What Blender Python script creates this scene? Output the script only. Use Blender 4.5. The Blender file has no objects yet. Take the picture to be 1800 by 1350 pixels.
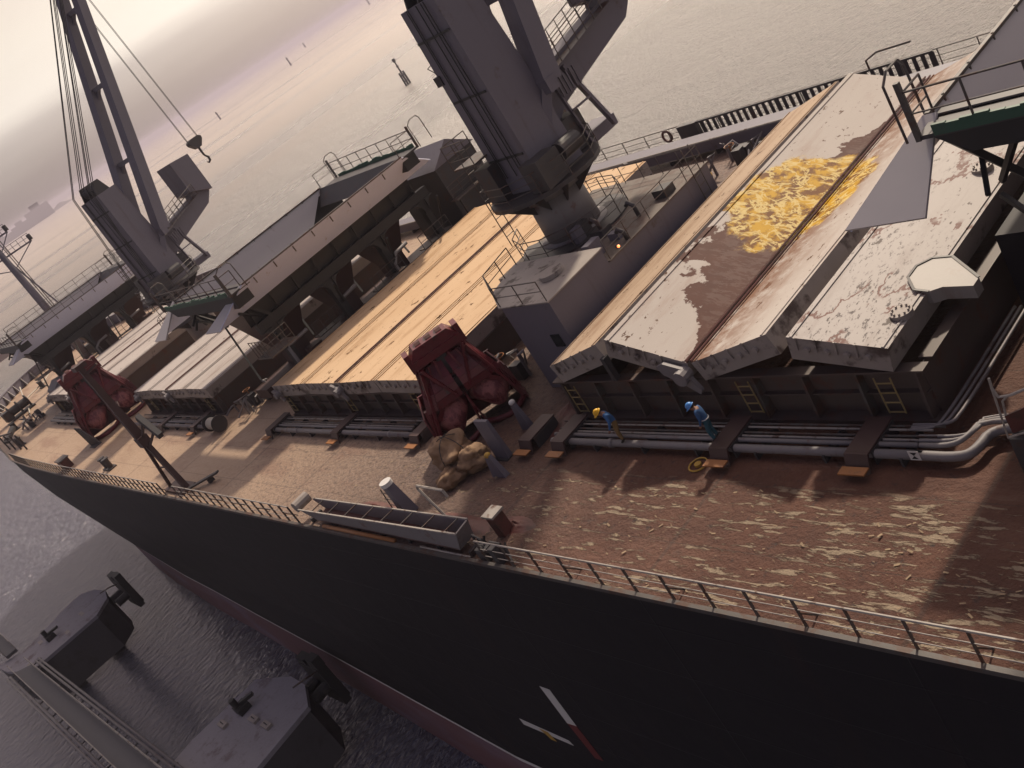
import bpy, math, random
from mathutils import Vector, Matrix, noise
random.seed(11)
SC = bpy.context.scene
COL = SC.collection
rad = math.radians
# ------------------------------------------------------------------ camera
HC = 19.0                      # camera height above the main deck (deck z = 0, +X towards the bow, +Y port)
YAW, PIT, ROL, FL = -0.540065737, 0.381516113, -0.587452501, 1777.97
_f = Vector((math.cos(PIT)*math.cos(YAW), math.cos(PIT)*math.sin(YAW), -math.sin(PIT)))
_r = Vector((math.sin(YAW), -math.cos(YAW), 0)); _u = _r.cross(_f)
_c, _s = math.cos(ROL), math.sin(ROL)
RGT = _c*_r + _s*_u; UPV = -_s*_r + _c*_u; FWD = _f
CAMP = Vector((0, 0, HC))
cd = bpy.data.cameras.new('camera'); cam = bpy.data.objects.new('camera', cd); COL.objects.link(cam)
cd.sensor_width = 36; cd.lens = FL/1800*36; cd.clip_start = 0.5; cd.clip_end = 30000
M = Matrix.Identity(4)
for i in range(3):
    M[i][0] = RGT[i]; M[i][1] = UPV[i]; M[i][2] = -FWD[i]; M[i][3] = CAMP[i]
cam.matrix_world = M
SC.camera = cam
def ray(px, py): return RGT*((px-900)/FL) - UPV*((py-675)/FL) + FWD
def az(px, py, z=0.0): r = ray(px, py); return CAMP + r*((z-HC)/r.z)      # photo point -> place on a level
def ay(px, py, y): r = ray(px, py); return CAMP + r*(y/r.y)
def ax(px, py, x): r = ray(px, py); return CAMP + r*(x/r.x)
# ------------------------------------------------------------------ light
SUN_AZ, SUN_EL = rad(-70), rad(43)
w = bpy.data.worlds.new('World'); SC.world = w; w.use_nodes = True
wt = w.node_tree; wt.nodes.clear()
def wn(t, **k):
    n = wt.nodes.new(t)
    for a, b in k.items(): setattr(n, a, b)
    return n
out = wn('ShaderNodeOutputWorld'); bg = wn('ShaderNodeBackground'); bg.inputs[1].default_value = 0.12
sky = wn('ShaderNodeTexSky', sky_type='NISHITA'); sky.sun_disc = False
sky.sun_elevation = SUN_EL; sky.sun_rotation = rad(90) - SUN_AZ
sky.air_density = 1.0; sky.dust_density = 3.0; sky.ozone_density = 1.0
tc = wn('ShaderNodeTexCoord'); sx = wn('ShaderNodeSeparateXYZ'); wt.links.new(tc.outputs['Generated'], sx.inputs[0])
mp = wn('ShaderNodeMapping'); mp.inputs['Scale'].default_value = (2.2, 2.2, 16); wt.links.new(tc.outputs['Generated'], mp.inputs[0])
nz = wn('ShaderNodeTexNoise'); nz.inputs['Scale'].default_value = 1.3; nz.inputs['Detail'].default_value = 6; nz.inputs['Roughness'].default_value = .5
wt.links.new(mp.outputs[0], nz.inputs[0])
ad = wn('ShaderNodeMath', operation='MULTIPLY_ADD'); ad.inputs[1].default_value = .05; wt.links.new(nz.outputs[0], ad.inputs[0]); wt.links.new(sx.outputs[2], ad.inputs[2])
rp = wn('ShaderNodeValToRGB'); wt.links.new(ad.outputs[0], rp.inputs[0])
CL = [(0.0, (1.5, 1.2, 1.25)), (.03, (1.5, 1.2, 1.25)), (.055, (1.9, 1.55, 1.6)), (.080, (3.2, 2.7, 2.6)), (.1, (6.2, 5.5, 4.9)), (.14, (5.6, 4.85, 4.05)), (.22, (4.4, 3.5, 2.75)), (.42, (1.3, 1.1, 1.55)), (.9, (.45, .36, .9))]
el = rp.color_ramp.elements
while len(el) < len(CL): el.new(0.5)
for e, (p, c) in zip(el, CL): e.position = p; e.color = (c[0]/8, c[1]/8, c[2]/8, 1)
sc8 = wn('ShaderNodeVectorMath', operation='SCALE'); sc8.inputs[3].default_value = 8.0; wt.links.new(rp.outputs[0], sc8.inputs[0])
mx = wn('ShaderNodeMix', data_type='RGBA'); mx.inputs[0].default_value = .8
wt.links.new(sky.outputs[0], mx.inputs[6]); wt.links.new(sc8.outputs[0], mx.inputs[7])
# hazy brightness of the sky round the sun
vn = wn('ShaderNodeVectorMath', operation='NORMALIZE'); wt.links.new(tc.outputs['Generated'], vn.inputs[0])
dt = wn('ShaderNodeVectorMath', operation='DOT_PRODUCT'); wt.links.new(vn.outputs[0], dt.inputs[0])
dt.inputs[1].default_value = (math.cos(SUN_AZ)*math.cos(SUN_EL), math.sin(SUN_AZ)*math.cos(SUN_EL), math.sin(SUN_EL))
mm0 = wn('ShaderNodeMath', operation='MAXIMUM'); mm0.inputs[1].default_value = 0; wt.links.new(dt.outputs['Value'], mm0.inputs[0])
pw = wn('ShaderNodeMath', operation='POWER'); pw.inputs[1].default_value = 3.5; wt.links.new(mm0.outputs[0], pw.inputs[0])
gl = wn('ShaderNodeMix', data_type='RGBA', blend_type='ADD', clamp_factor=False); wt.links.new(pw.outputs[0], gl.inputs[0]); wt.links.new(mx.outputs[2], gl.inputs[6]); gl.inputs[7].default_value = (12.5, 10, 7.8, 1)
wt.links.new(gl.outputs[2], bg.inputs[0]); wt.links.new(bg.outputs[0], out.inputs[0])
sl = bpy.data.lights.new('sun', 'SUN'); sl.energy = 3.9; sl.angle = rad(2.5); sl.color = (1, .86, .68)
so = bpy.data.objects.new('sun', sl); COL.objects.link(so)
sdir = Vector((math.cos(SUN_AZ)*math.cos(SUN_EL), math.sin(SUN_AZ)*math.cos(SUN_EL), math.sin(SUN_EL)))
so.rotation_euler = sdir.to_track_quat('Z', 'Y').to_euler(); so.location = (40, -80, 90)
SC.view_settings.view_transform = 'Standard'; SC.view_settings.look = 'None'; SC.view_settings.exposure = 0.22; SC.view_settings.gamma = 1
SC.cycles.max_bounces = 6; SC.cycles.volume_bounces = 0; SC.cycles.use_denoising = True
# ------------------------------------------------------------------ materials
class NT:
    def __init__(s, name):
        s.m = bpy.data.materials.new(name); s.m.use_nodes = True; s.t = s.m.node_tree
        s.b = s.t.nodes['Principled BSDF']
        s.pos = s.t.nodes.new('ShaderNodeNewGeometry').outputs['Position']
    def n(s, t, **k):
        n = s.t.nodes.new(t)
        for a, b in k.items(): setattr(n, a, b)
        return n
    def l(s, a, b): s.t.links.new(a, b)
    def noise(s, scale=1., detail=4, rough=.55, st=(1, 1, 1), rz=0., off=(0, 0, 0), dist=0.):
        mp = s.n('ShaderNodeMapping'); mp.inputs['Scale'].default_value = st; mp.inputs['Rotation'].default_value = (0, 0, rz); mp.inputs['Location'].default_value = off
        s.l(s.pos, mp.inputs[0]); n = s.n('ShaderNodeTexNoise'); s.l(mp.outputs[0], n.inputs[0])
        n.inputs['Scale'].default_value = scale; n.inputs['Detail'].default_value = detail; n.inputs['Roughness'].default_value = rough; n.inputs['Distortion'].default_value = dist
        return n.outputs[0]
    def step(s, v, a, b):
        r = s.n('ShaderNodeMapRange', interpolation_type='SMOOTHSTEP'); r.inputs[1].default_value = a; r.inputs[2].default_value = b
        s.l(v, r.inputs[0]); return r.outputs[0]
    def math(s, op, a, b=None):
        n = s.n('ShaderNodeMath', operation=op)
        for i, v in enumerate((a, b)):
            if v is None: continue
            if isinstance(v, (int, float)): n.inputs[i].default_value = v
            else: s.l(v, n.inputs[i])
        return n.outputs[0]
    def mix(s, f, a, b):
        n = s.n('ShaderNodeMix', data_type='RGBA')
        for i, v in ((0, f), (6, a), (7, b)):
            if isinstance(v, (int, float)): n.inputs[i].default_value = v
            elif isinstance(v, tuple): n.inputs[i].default_value = (*v, 1)
            else: s.l(v, n.inputs[i])
        return n.outputs[2]
    def bump(s, h, strength=.3, dist=.02):
        n = s.n('ShaderNodeBump'); n.inputs['Strength'].default_value = strength; n.inputs['Distance'].default_value = dist
        s.l(h, n.inputs['Height']); s.l(n.outputs[0], s.b.inputs['Normal'])
    def sep(s):
        n = s.n('ShaderNodeSeparateXYZ'); s.l(s.pos, n.inputs[0]); return n.outputs
    def fin(s, col, rough=.6, spec=.4, metal=0.):
        if isinstance(col, tuple): s.b.inputs['Base Color'].default_value = (*col, 1)
        else: s.l(col, s.b.inputs['Base Color'])
        if isinstance(rough, (int, float)): s.b.inputs['Roughness'].default_value = rough
        else: s.l(rough, s.b.inputs['Roughness'])
        s.b.inputs['Specular IOR Level'].default_value = spec; s.b.inputs['Metallic'].default_value = metal
        return s.m
def paint(name, c, rust=.45, rc=(.11, .05, .032), scale=.9, rough=.55, var=.75, streak=True):
    k = NT(name)
    d = tuple(x*var for x in c)
    col = k.mix(k.noise(.35, 5), d, c)
    col = k.mix(k.step(k.noise(7, 3, .6), .35, .8), col, tuple(x*.85 for x in c))
    if rust:
        m1 = k.step(k.noise(scale, 7, .68), 1-rust-.03, 1-rust+.12)
        m2 = k.step(k.noise(1.6, 4, .6, (1, 1, .12), off=(7, 3, 1)), .56, .78) if streak else 0
        mm = k.math('MAXIMUM', m1, k.math('MULTIPLY', m2, .55)) if streak else m1
        col = k.mix(mm, col, rc)
    k.bump(k.noise(9, 4), .15, .01)
    return k.fin(col, rough)
MAT = {}
MAT['crane'] = paint('crane_grey_paint', (.135, .124, .155), .36, (.08, .056, .054))
MAT['dark'] = paint('dark_steel', (.045, .042, .046), .42, (.06, .03, .022))
MAT['black'] = paint('black_steel', (.02, .02, .022), .3, (.035, .02, .016))
MAT['lugpaint'] = paint('lug_grey_paint', (.27, .245, .23), .35, (.2, .13, .1), 1.3)
MAT['rail'] = paint('pale_rail_paint', (.33, .30, .27), .45, (.09, .045, .03), 2.)
MAT['raildk'] = paint('rusty_rail_paint', (.085, .075, .07), .5, (.07, .035, .024), 2.)
MAT['pale'] = paint('pale_grey_paint', (.47, .44, .42), .3, (.2, .12, .085), .7)
MAT['pipe'] = paint('grey_pipe_paint', (.19, .175, .18), .4, (.12, .06, .045), 1.2)
MAT['coam'] = paint('coaming_brown_paint', (.085, .062, .055), .45, (.09, .038, .028))
MAT['mastrust'] = paint('dark_rusty_mast_paint', (.06, .03, .03), .5, (.05, .026, .022), 1.1)
MAT['redrust'] = paint('red_oxide_steel', (.115, .038, .032), .5, (.06, .028, .022), 1.1)
MAT['yellow'] = paint('yellow_paint', (.45, .27, .04), .4, (.16, .08, .03), 2.)
MAT['orange'] = paint('orange_step_paint', (.30, .12, .035), .42, (.14, .06, .03), 2.)
MAT['white'] = paint('white_mark_paint', (.62, .6, .58), .22, (.3, .26, .24), 2.)
MAT['redmark'] = paint('red_mark_paint', (.15, .02, .02), .25, (.06, .02, .02), 2.)
MAT['rope'] = paint('hemp_rope', (.42, .38, .32), 0, streak=False)
MAT['wire'] = paint('wire_rope', (.03, .028, .03), 0, streak=False)
MAT['green'] = paint('green_net', (.03, .09, .06), .3, (.05, .06, .05), 3.)
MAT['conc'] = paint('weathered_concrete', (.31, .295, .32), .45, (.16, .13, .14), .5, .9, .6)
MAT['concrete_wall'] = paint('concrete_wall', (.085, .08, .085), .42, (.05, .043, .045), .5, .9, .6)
MAT['steelgal'] = paint('catwalk_grating', (.075, .072, .08), .3, (.06, .045, .04))
def m_grab():
    k = NT('grab_red_paint')
    col = k.mix(k.noise(1.2, 5), (.04, .006, .009), (.16, .012, .02))
    col = k.mix(k.step(k.noise(2.3, 6, .7, off=(3, 1, 2)), .58, .7), col, (.03, .016, .014))
    k.bump(k.noise(6, 4), .3, .02); return k.fin(col, .38)
MAT['grab'] = m_grab()
MAT['ladder'] = paint('dull_yellow_ladder_paint', (.27, .2, .085), .4, (.1, .06, .03), 2.)
MAT['roofdirt'] = paint('dirty_roof_paint', (.13, .105, .09), .5, (.085, .05, .04), 1.3, .7)
def m_worn():
    k = NT('worn_scoop_steel')
    col = k.mix(k.step(k.noise(2.2, 6, .72, (1, 1, .6)), .44, .56), (.11, .008, .016), (.26, .075, .07))
    k.bump(k.noise(3, 6, .7), .9, .1); return k.fin(col, .42, .6)
MAT['worn'] = m_worn()
def m_hatch(name, c1, c2, rust, rustc, stain=False, dirt=.5, fleck=False):
    k = NT(name); X, Y, Z = k.sep()
    col = k.mix(k.noise(.22, 5, .6, (1, .35, 1)), c1, c2)
    col = k.mix(k.math('MULTIPLY', k.step(k.noise(1.1, 7, .7, (1, .16, 1), off=(5, 0, 0)), .5, .72), rust), col, rustc)
    col = k.mix(k.step(k.noise(1.7, 6, .7, (1, .6, 1), off=(11, 4, 0)), .63, .655), col, tuple(x*.42 for x in rustc))
    spots = k.step(k.noise(5.5, 3, .6, (1, .5, 1), off=(1, 9, 0)), .66, .7)
    col = k.mix(k.math('MULTIPLY', spots, dirt), col, tuple(x*.35 for x in rustc))
    bumpsrc = k.noise(6, 4)
    rough = .68
    if fleck:
        fk = k.math('MULTIPLY', k.step(k.noise(5.5, 6, .74, (1.5, .55, 1), rz=.5, off=(6, 2, 0)), .56, .59), k.step(k.noise(.45, 4, .6, (1, .4, 1), off=(0, 8, 0)), .4, .56))
        col = k.mix(fk, col, (.075, .06, .06))
        sc_ = k.math('ABSOLUTE', k.math('SUBTRACT', k.noise(.42, 6, .6, (1, .5, 1), off=(3, 7, 0)), .5))
        col = k.mix(k.math('MULTIPLY', k.step(sc_, .016, .008), k.step(k.noise(.8, 3), .45, .55)), col, (.13, .06, .05))
    if stain:
        n1 = k.noise(.55, 7, .62, off=(2, 2, 0)); n2 = k.noise(1.3, 7, .7, off=(8, 1, 0))
        # brown wash from the valley joint up the forward panel
        dv = k.math('SUBTRACT', X, k.math('ADD', k.math('MULTIPLY', Y, 0.0), 24.9))
        wid = k.math('MULTIPLY', k.step(k.math('ABSOLUTE', k.math('ADD', Y, 30.3)), 8.8, 1.5), 3.3)
        up = k.math('DIVIDE', dv, k.math('ADD', wid, .3))
        field = k.math('ADD', up, k.math('MULTIPLY', k.math('SUBTRACT', n1, .5), 2.4))
        brown = k.math('MULTIPLY', k.step(field, 1.06, 1.0), k.step(dv, -.02, .02))
        streak = k.step(k.noise(2.4, 7, .75, (.35, 1.6, 1), rz=.5, off=(0, 5, 0)), .5, .53)
        inner = k.math('MULTIPLY', k.step(field, .95, .7), k.math('MULTIPLY', streak, .08))
        bf = k.math('MULTIPLY', brown, k.math('SUBTRACT', 1.0, inner))
        col = k.mix(bf, col, k.mix(n2, (.045, .013, .010), (.09, .031, .021)))
        # faint brown drain-wash on the aft side of the joint
        aft = k.math('MULTIPLY', k.step(dv, -3.4, -.2), k.step(dv, .02, -.02))
        col = k.mix(k.math('MULTIPLY', k.math('MULTIPLY', aft, .9), k.step(n2, .3, .6)), col, (.17, .085, .05))
        # yellow sulphur-like puddle
        ex = k.math('DIVIDE', k.math('SUBTRACT', X, 26.0), 3.0); ey = k.math('DIVIDE', k.math('ADD', Y, 32.3), 3.7)
        rr = k.math('ADD', k.math('SQRT', k.math('ADD', k.math('MULTIPLY', ex, ex), k.math('MULTIPLY', ey, ey))), k.math('MULTIPLY', k.math('SUBTRACT', n1, .5), 1.1))
        ym = k.step(rr, 1.02, .9)
        lines = k.step(k.math('ABSOLUTE', k.math('SUBTRACT', k.noise(1.5, 5, .62, (.7, 1.1, 1), rz=.7, dist=.6), .5)), .012, .05)
        ycol = k.mix(lines, (.54, .42, .17), k.mix(k.step(n2, .42, .58), (.13, .05, .012), (.46, .27, .02)))
        col = k.mix(ym, col, ycol)
        wet = k.math('MAXIMUM', brown, ym)
        rough = k.math('SUBTRACT', .68, k.math('MULTIPLY', wet, .1))
    k.bump(bumpsrc, .2, .015)
    return k.fin(col, rough if not fleck else .6, .06 if not fleck else .16)
MAT['hatchA'] = m_hatch('stained_white_hatch_paint', (.37, .335, .305), (.455, .415, .38), .35, (.25, .15, .11), True, .8)
MAT['hatchA2'] = m_hatch('spotted_white_hatch_paint', (.33, .30, .285), (.41, .38, .36), .5, (.2, .155, .14), False, 1., True)
MAT['hatchT'] = m_hatch('dusty_tan_hatch_paint', (.47, .31, .18), (.60, .45, .305), .7, (.26, .14, .065), False, .5)
MAT['hatchF'] = m_hatch('faded_hatch_paint', (.34, .30, .285), (.46, .42, .395), .7, (.2, .15, .13), False, .4)
MAT['hatchTan1'] = m_hatch('sandy_hatch_paint', (.33, .24, .165), (.44, .345, .26), .7, (.2, .115, .07), False, 1.)
def m_edge():
    k = NT('hatch_side_paint')
    col = k.mix(k.noise(.8, 5), (.2, .175, .16), (.33, .29, .265))
    col = k.mix(k.step(k.noise(.9, 5, .6, off=(3, 0, 0)), .55, .68), col, (.07, .05, .045)); return k.fin(col, .6)
MAT['edge'] = m_edge()
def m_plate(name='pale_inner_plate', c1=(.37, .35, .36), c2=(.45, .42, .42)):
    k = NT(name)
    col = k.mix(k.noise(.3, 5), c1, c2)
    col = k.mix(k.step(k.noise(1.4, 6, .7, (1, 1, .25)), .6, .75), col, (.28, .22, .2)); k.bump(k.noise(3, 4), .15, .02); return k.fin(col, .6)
MAT['plate'] = m_plate(); MAT['plate2'] = m_plate('shade_lilac_spill_plate', (.50, .53, .70), (.58, .60, .76))  # lilac in the spill plate stands in for cool shade against warm bounce
def m_deck():
    k = NT('chip_littered_deck'); X, Y, Z = k.sep()
    far = k.step(X, 36., 66.)
    n0 = k.noise(.12, 6, .6); n1 = k.noise(.5, 7, .65, off=(3, 3, 0)); n2 = k.noise(2.4, 6, .7)
    near = k.mix(n1, (.040, .011, .007), (.135, .050, .026))
    mid = k.mix(n1, (.10, .055, .040), (.20, .135, .105))
    fwd = k.mix(n0, (.25, .165, .11), (.42, .305, .215))
    mm = k.step(k.math('ADD', X, k.math('MULTIPLY', k.math('SUBTRACT', n0, .5), 14.)), 27., 40.)
    col = k.mix(mm, near, mid); col = k.mix(far, col, fwd)
    col = k.mix(k.math('MULTIPLY', k.step(n2, .56, .68), k.math('SUBTRACT', 1., k.math('MULTIPLY', far, .8))), col, (.04, .02, .017))
    col = k.mix(k.math('MULTIPLY', k.step(k.noise(.3, 5, .6, (.5, 1.6, 1), off=(9, 2, 0)), .5, .68), .45), col, (.16, .075, .05))
    grit = k.math('MULTIPLY', k.step(k.noise(4.5, 6, .75, off=(1, 5, 0)), .5, .62), k.math('MULTIPLY', k.step(X, 26., 36.), k.step(X, 66., 54.)))
    col = k.mix(k.math('MULTIPLY', grit, .7), col, (.05, .032, .03))
    # pale trodden wood-pulp flakes, drawn out along the deck
    fl = k.noise(2.9, 6, .68, (.26, 1.35, 1), rz=-.10, dist=.35); fl2 = k.noise(.28, 3, .5, off=(4, 4, 0))
    thr = k.math('ADD', k.step(X, 40., 14.), k.math('MULTIPLY', k.math('SUBTRACT', fl2, .5), 2.6))
    flm = k.math('MULTIPLY', k.step(k.math('ADD', fl, k.math('MULTIPLY', thr, .055)), .596, .622), k.math('MULTIPLY', k.step(X, 46., 34.), k.step(Y, -18.9, -18.2)))
    col = k.mix(flm, col, k.mix(n2, (.20, .14, .095), (.34, .27, .185)))
    # plate seams
    for src, per in ((Y, 2.85), (X, 9.3)):
        sm = k.math('ABSOLUTE', k.math('SUBTRACT', k.math('FRACT', k.math('DIVIDE', src, per)), .5))
        col = k.mix(k.math('MULTIPLY', k.step(sm, .012, .004), .45), col, (.04, .025, .02))
    hb = k.math('ADD', k.math('MULTIPLY', k.noise(3.2, 7, .7), 1.0), k.math('MULTIPLY', flm, .35))
    bn = k.n('ShaderNodeBump'); bn.inputs['Distance'].default_value = .2
    k.l(k.math('SUBTRACT', .95, k.math('MULTIPLY', far, .6)), bn.inputs['Strength']); k.l(hb, bn.inputs['Height']); k.l(bn.outputs[0], k.b.inputs['Normal'])
    return k.fin(col, k.math('ADD', .36, k.math('MULTIPLY', n2, .4)), .4)
MAT['deck'] = m_deck()
def m_hull():
    k = NT('black_hull_paint'); X, Y, Z = k.sep()
    col = k.mix(k.noise(.12, 5), (.006, .006, .009), (.013, .011, .014))
    col = k.mix(k.math('MULTIPLY', k.step(k.noise(.5, 5, .6, (1, 1, .1)), .55, .8), .6), col, (.03, .017, .016))
    sm = k.math('ABSOLUTE', k.math('SUBTRACT', k.math('FRACT', k.math('DIVIDE', Z, 2.6)), .5)); sm2 = k.math('ABSOLUTE', k.math('SUBTRACT', k.math('FRACT', k.math('DIVIDE', X, 9.2)), .5))
    k.bump(k.math('ADD', k.noise(.35, 3), k.math('ADD', k.math('MULTIPLY', k.step(sm, .02, .008), .25), k.math('MULTIPLY', k.step(sm2, .006, .002), .25))), .5, .12)
    return k.fin(col, .6, .2)
MAT['hull'] = m_hull()
def m_boot():
    k = NT('red_antifouling'); X, Y, Z = k.sep()
    col = k.mix(k.noise(.15, 5, .6, (1, 1, .4)), (.12, .065, .072), (.18, .08, .085))
    col = k.mix(k.step(k.noise(.25, 5, .6, (.3, 1, 1)), .45, .7), col, (.17, .13, .17))
    return k.fin(col, .6, .3)
MAT['boot'] = m_boot()
def m_water():
    k = NT('harbour_water'); X, Y, Z = k.sep()
    b1 = k.noise(1.9, 4, .6, (1.1, .4, 1), rz=.12, dist=.4); b2 = k.noise(.85, 5, .68, (1.1, .5, 1), rz=.2); b3 = k.noise(.06, 3, .5, (.6, 1.2, 1), rz=-.5); b4 = k.noise(3.1, 2, .5, (1.1, .6, 1), rz=-.2)
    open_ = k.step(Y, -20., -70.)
    h = k.math('ADD', k.math('ADD', k.math('MULTIPLY', b1, k.math('SUBTRACT', 1.1, k.math('MULTIPLY', open_, .5))), k.math('MULTIPLY', b2, k.math('ADD', .45, k.math('MULTIPLY', open_, .75)))), k.math('ADD', k.math('MULTIPLY', b3, 1.4), k.math('MULTIPLY', b4, k.math('ADD', .2, k.math('MULTIPLY', open_, .22)))))
    bn = k.n('ShaderNodeBump'); bn.inputs['Distance'].default_value = .75
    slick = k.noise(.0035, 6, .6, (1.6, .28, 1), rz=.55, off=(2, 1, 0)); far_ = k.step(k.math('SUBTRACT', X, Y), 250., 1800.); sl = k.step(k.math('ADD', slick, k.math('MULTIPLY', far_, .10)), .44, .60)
    k.l(k.math('SUBTRACT', .95, k.math('MULTIPLY', k.math('MULTIPLY', sl, open_), .3)), bn.inputs['Strength'])
    k.l(h, bn.inputs['Height']); k.l(bn.outputs[0], k.b.inputs['Normal'])
    col = k.mix(open_, k.mix(k.noise(.02, 4), (.058, .06, .088), (.085, .086, .12)), k.mix(sl, k.mix(far_, (.075, .064, .055), (.24, .20, .165)), k.mix(far_, (.13, .11, .094), (.42, .355, .29))))  # reflected light put into the sea colour: paler far off and in slicks
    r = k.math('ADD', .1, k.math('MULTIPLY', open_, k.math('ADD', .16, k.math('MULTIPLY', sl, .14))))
    return k.fin(col, r, .75)
MAT['water'] = m_water()
def m_coast():
    k = NT('coast_scrub'); return k.fin(k.mix(k.noise(.01, 5), (.05, .045, .045), (.09, .08, .075)), .9)
MAT['coast'] = m_coast()
def m_tarp():
    k = NT('brown_canvas'); col = k.mix(k.noise(1.8, 6, .65), (.15, .088, .05), (.31, .2, .12)); k.bump(k.noise(3.5, 5, .6), .6, .06); return k.fin(col, .85)
MAT['tarp'] = m_tarp()
def flat(name, c, r=.6):
    k = NT(name); return k.fin(k.mix(k.noise(9, 4), tuple(x*.7 for x in c), c), r)
MAT['skin'] = flat('skin', (.25, .13, .085)); MAT['blue'] = flat('blue_cotton', (.035, .12, .30), .85); MAT['khaki'] = flat('khaki_cotton', (.2, .125, .045), .85)
MAT['dkblue'] = flat('blue_green_boilersuit', (.02, .085, .12), .85); MAT['navy'] = flat('blue_boilersuit', (.03, .09, .22), .85); MAT['boot_leather'] = flat('black_leather', (.015, .013, .013)); MAT['hatY'] = flat('yellow_helmet_shell', (.75, .42, .02), .35)
MAT['hatB'] = flat('blue_helmet_shell', (.07, .25, .62), .35); MAT['silver'] = flat('reflective_tape', (.55, .55, .55), .4); MAT['hair'] = flat('black_hair', (.012, .01, .01))
MAT['glass'] = flat('dark_window_glass', (.02, .025, .03), .1)
MAT['chip'] = flat('wood_chip', (.32, .235, .15), .9)
# ------------------------------------------------------------------ mesh helpers
ORG = {}
class MB:
    def __init__(s): s.v = []; s.f = []; s.mi = []; s.pc = []
    def add(s, vs, fs, mi=0):
        o = len(s.v); s.v += [Vector(p) for p in vs]; f0 = len(s.f)
        for f in fs: s.f.append([i+o for i in f]); s.mi.append(mi)
        s.pc.append((o, len(s.v), f0, len(s.f)))
        return s
    def box(s, a, b, mi=0):
        (x0, y0, z0), (x1, y1, z1) = [min(p, q) for p, q in zip(a, b)], [max(p, q) for p, q in zip(a, b)]
        return s.add([(x0,y0,z0),(x1,y0,z0),(x1,y1,z0),(x0,y1,z0),(x0,y0,z1),(x1,y0,z1),(x1,y1,z1),(x0,y1,z1)],
                     [(3,2,1,0),(4,5,6,7),(0,1,5,4),(1,2,6,5),(2,3,7,6),(3,0,4,7)], mi)
    def beam(s, a, b, w, h, up=(0, 0, 1), mi=0, w2=None, h2=None):
        a, b = Vector(a), Vector(b); d = (b-a).normalized(); up = Vector(up)
        if abs(d.dot(up)) > .98: up = Vector((1, 0, 0))
        r = d.cross(up).normalized(); u = r.cross(d)
        w2 = w2 or w; h2 = h2 or h; vs = []
        for p, ww, hh in ((a, w, h), (b, w2, h2)):
            vs += [p-r*ww/2-u*hh/2, p+r*ww/2-u*hh/2, p+r*ww/2+u*hh/2, p-r*ww/2+u*hh/2]
        return s.add(vs, [(3,2,1,0),(4,5,6,7),(0,1,5,4),(1,2,6,5),(2,3,7,6),(3,0,4,7)], mi)
    def tube(s, pts, r, n=6, cap=True, mi=0):
        pts = [Vector(p) for p in pts]; vs = []; fs = []
        prev = None
        for i, p in enumerate(pts):
            d = ((pts[min(i+1, len(pts)-1)]-p).normalized() + (p-pts[max(i-1, 0)]).normalized())
            if d.length < 1e-6: d = Vector((0, 0, 1))
            d.normalize()
            up = prev if prev is not None else (Vector((0, 0, 1)) if abs(d.z) < .9 else Vector((1, 0, 0)))
            rr = d.cross(up)
            if rr.length < 1e-4: rr = d.cross(Vector((1, .3, 0)))
            rr.normalize(); u = rr.cross(d); prev = u
            ri = r[i] if isinstance(r, (list, tuple)) else r
            vs += [p + rr*math.cos(2*math.pi*k/n)*ri + u*math.sin(2*math.pi*k/n)*ri for k in range(n)]
        for i in range(len(pts)-1):
            for k in range(n): fs.append((i*n+k, i*n+(k+1) % n, (i+1)*n+(k+1) % n, (i+1)*n+k))
        if cap: fs += [tuple(range(n))[::-1], tuple((len(pts)-1)*n+k for k in range(n))]
        return s.add(vs, fs, mi)
    def cyl(s, a, b, r0, r1=None, n=20, mi=0): return s.tube([a, b], [r0, r1 if r1 is not None else r0], n, True, mi)
    def prism(s, poly, vec, mi=0):
        n = len(poly); vec = Vector(vec); p = [Vector(q) for q in poly]
        vs = p + [q+vec for q in p]
        return s.add(vs, [tuple(range(n))[::-1], tuple(range(n, 2*n))] + [(i, (i+1) % n, (i+1) % n+n, i+n) for i in range(n)], mi)
    def slab(s, poly, t, mi=0):
        p = [Vector(q) for q in poly]; nn = (p[1]-p[0]).cross(p[2]-p[0]).normalized()
        return s.prism(p, nn*t, mi)
    def each(s, name, mat, parent, smooth=False):
        """one object per piece added"""
        for (v0, v1, f0, f1) in s.pc:
            m = MB(); m.v = s.v[v0:v1]; m.f = [[i-v0 for i in f] for f in s.f[f0:f1]]; m.mi = s.mi[f0:f1]; o = m.build(name, mat, parent, smooth)
        return o
    def build(s, name, mat, parent=None, smooth=False):
        me = bpy.data.meshes.new(name)
        if parent is not None: org = ORG[parent.name]
        else:
            org = Vector((sum(v.x for v in s.v)/len(s.v), sum(v.y for v in s.v)/len(s.v), min(v.z for v in s.v)))
        # local coords relative to this object's own origin
        o = org if parent is None else Vector((sum(v.x for v in s.v)/len(s.v), sum(v.y for v in s.v)/len(s.v), sum(v.z for v in s.v)/len(s.v)))
        me.from_pydata([v-o for v in s.v], [], s.f)
        for m in (mat if isinstance(mat, list) else [mat]): me.materials.append(MAT[m])
        for p, mi in zip(me.polygons, s.mi): p.material_index = mi; p.use_smooth = smooth
        ob = bpy.data.objects.new(name, me); COL.objects.link(ob)
        if parent is not None: ob.parent = parent; ob.location = o-org
        else: ob.location = o
        ORG[ob.name] = o
        return ob
def tag(o, label=None, cat=None, group=None, kind=None):
    if label: o['label'] = label
    if cat: o['category'] = cat
    if group: o['group'] = group
    if kind: o['kind'] = kind
    return o
def thing(name, loc, label, cat, group=None):
    o = bpy.data.objects.new(name, None); COL.objects.link(o); o.location = loc; o.empty_display_size = .3
    ORG[o.name] = Vector(loc); return tag(o, label, cat, group)
def kids(o): return [c for c in list(COL.objects) if c.parent == o]
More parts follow.
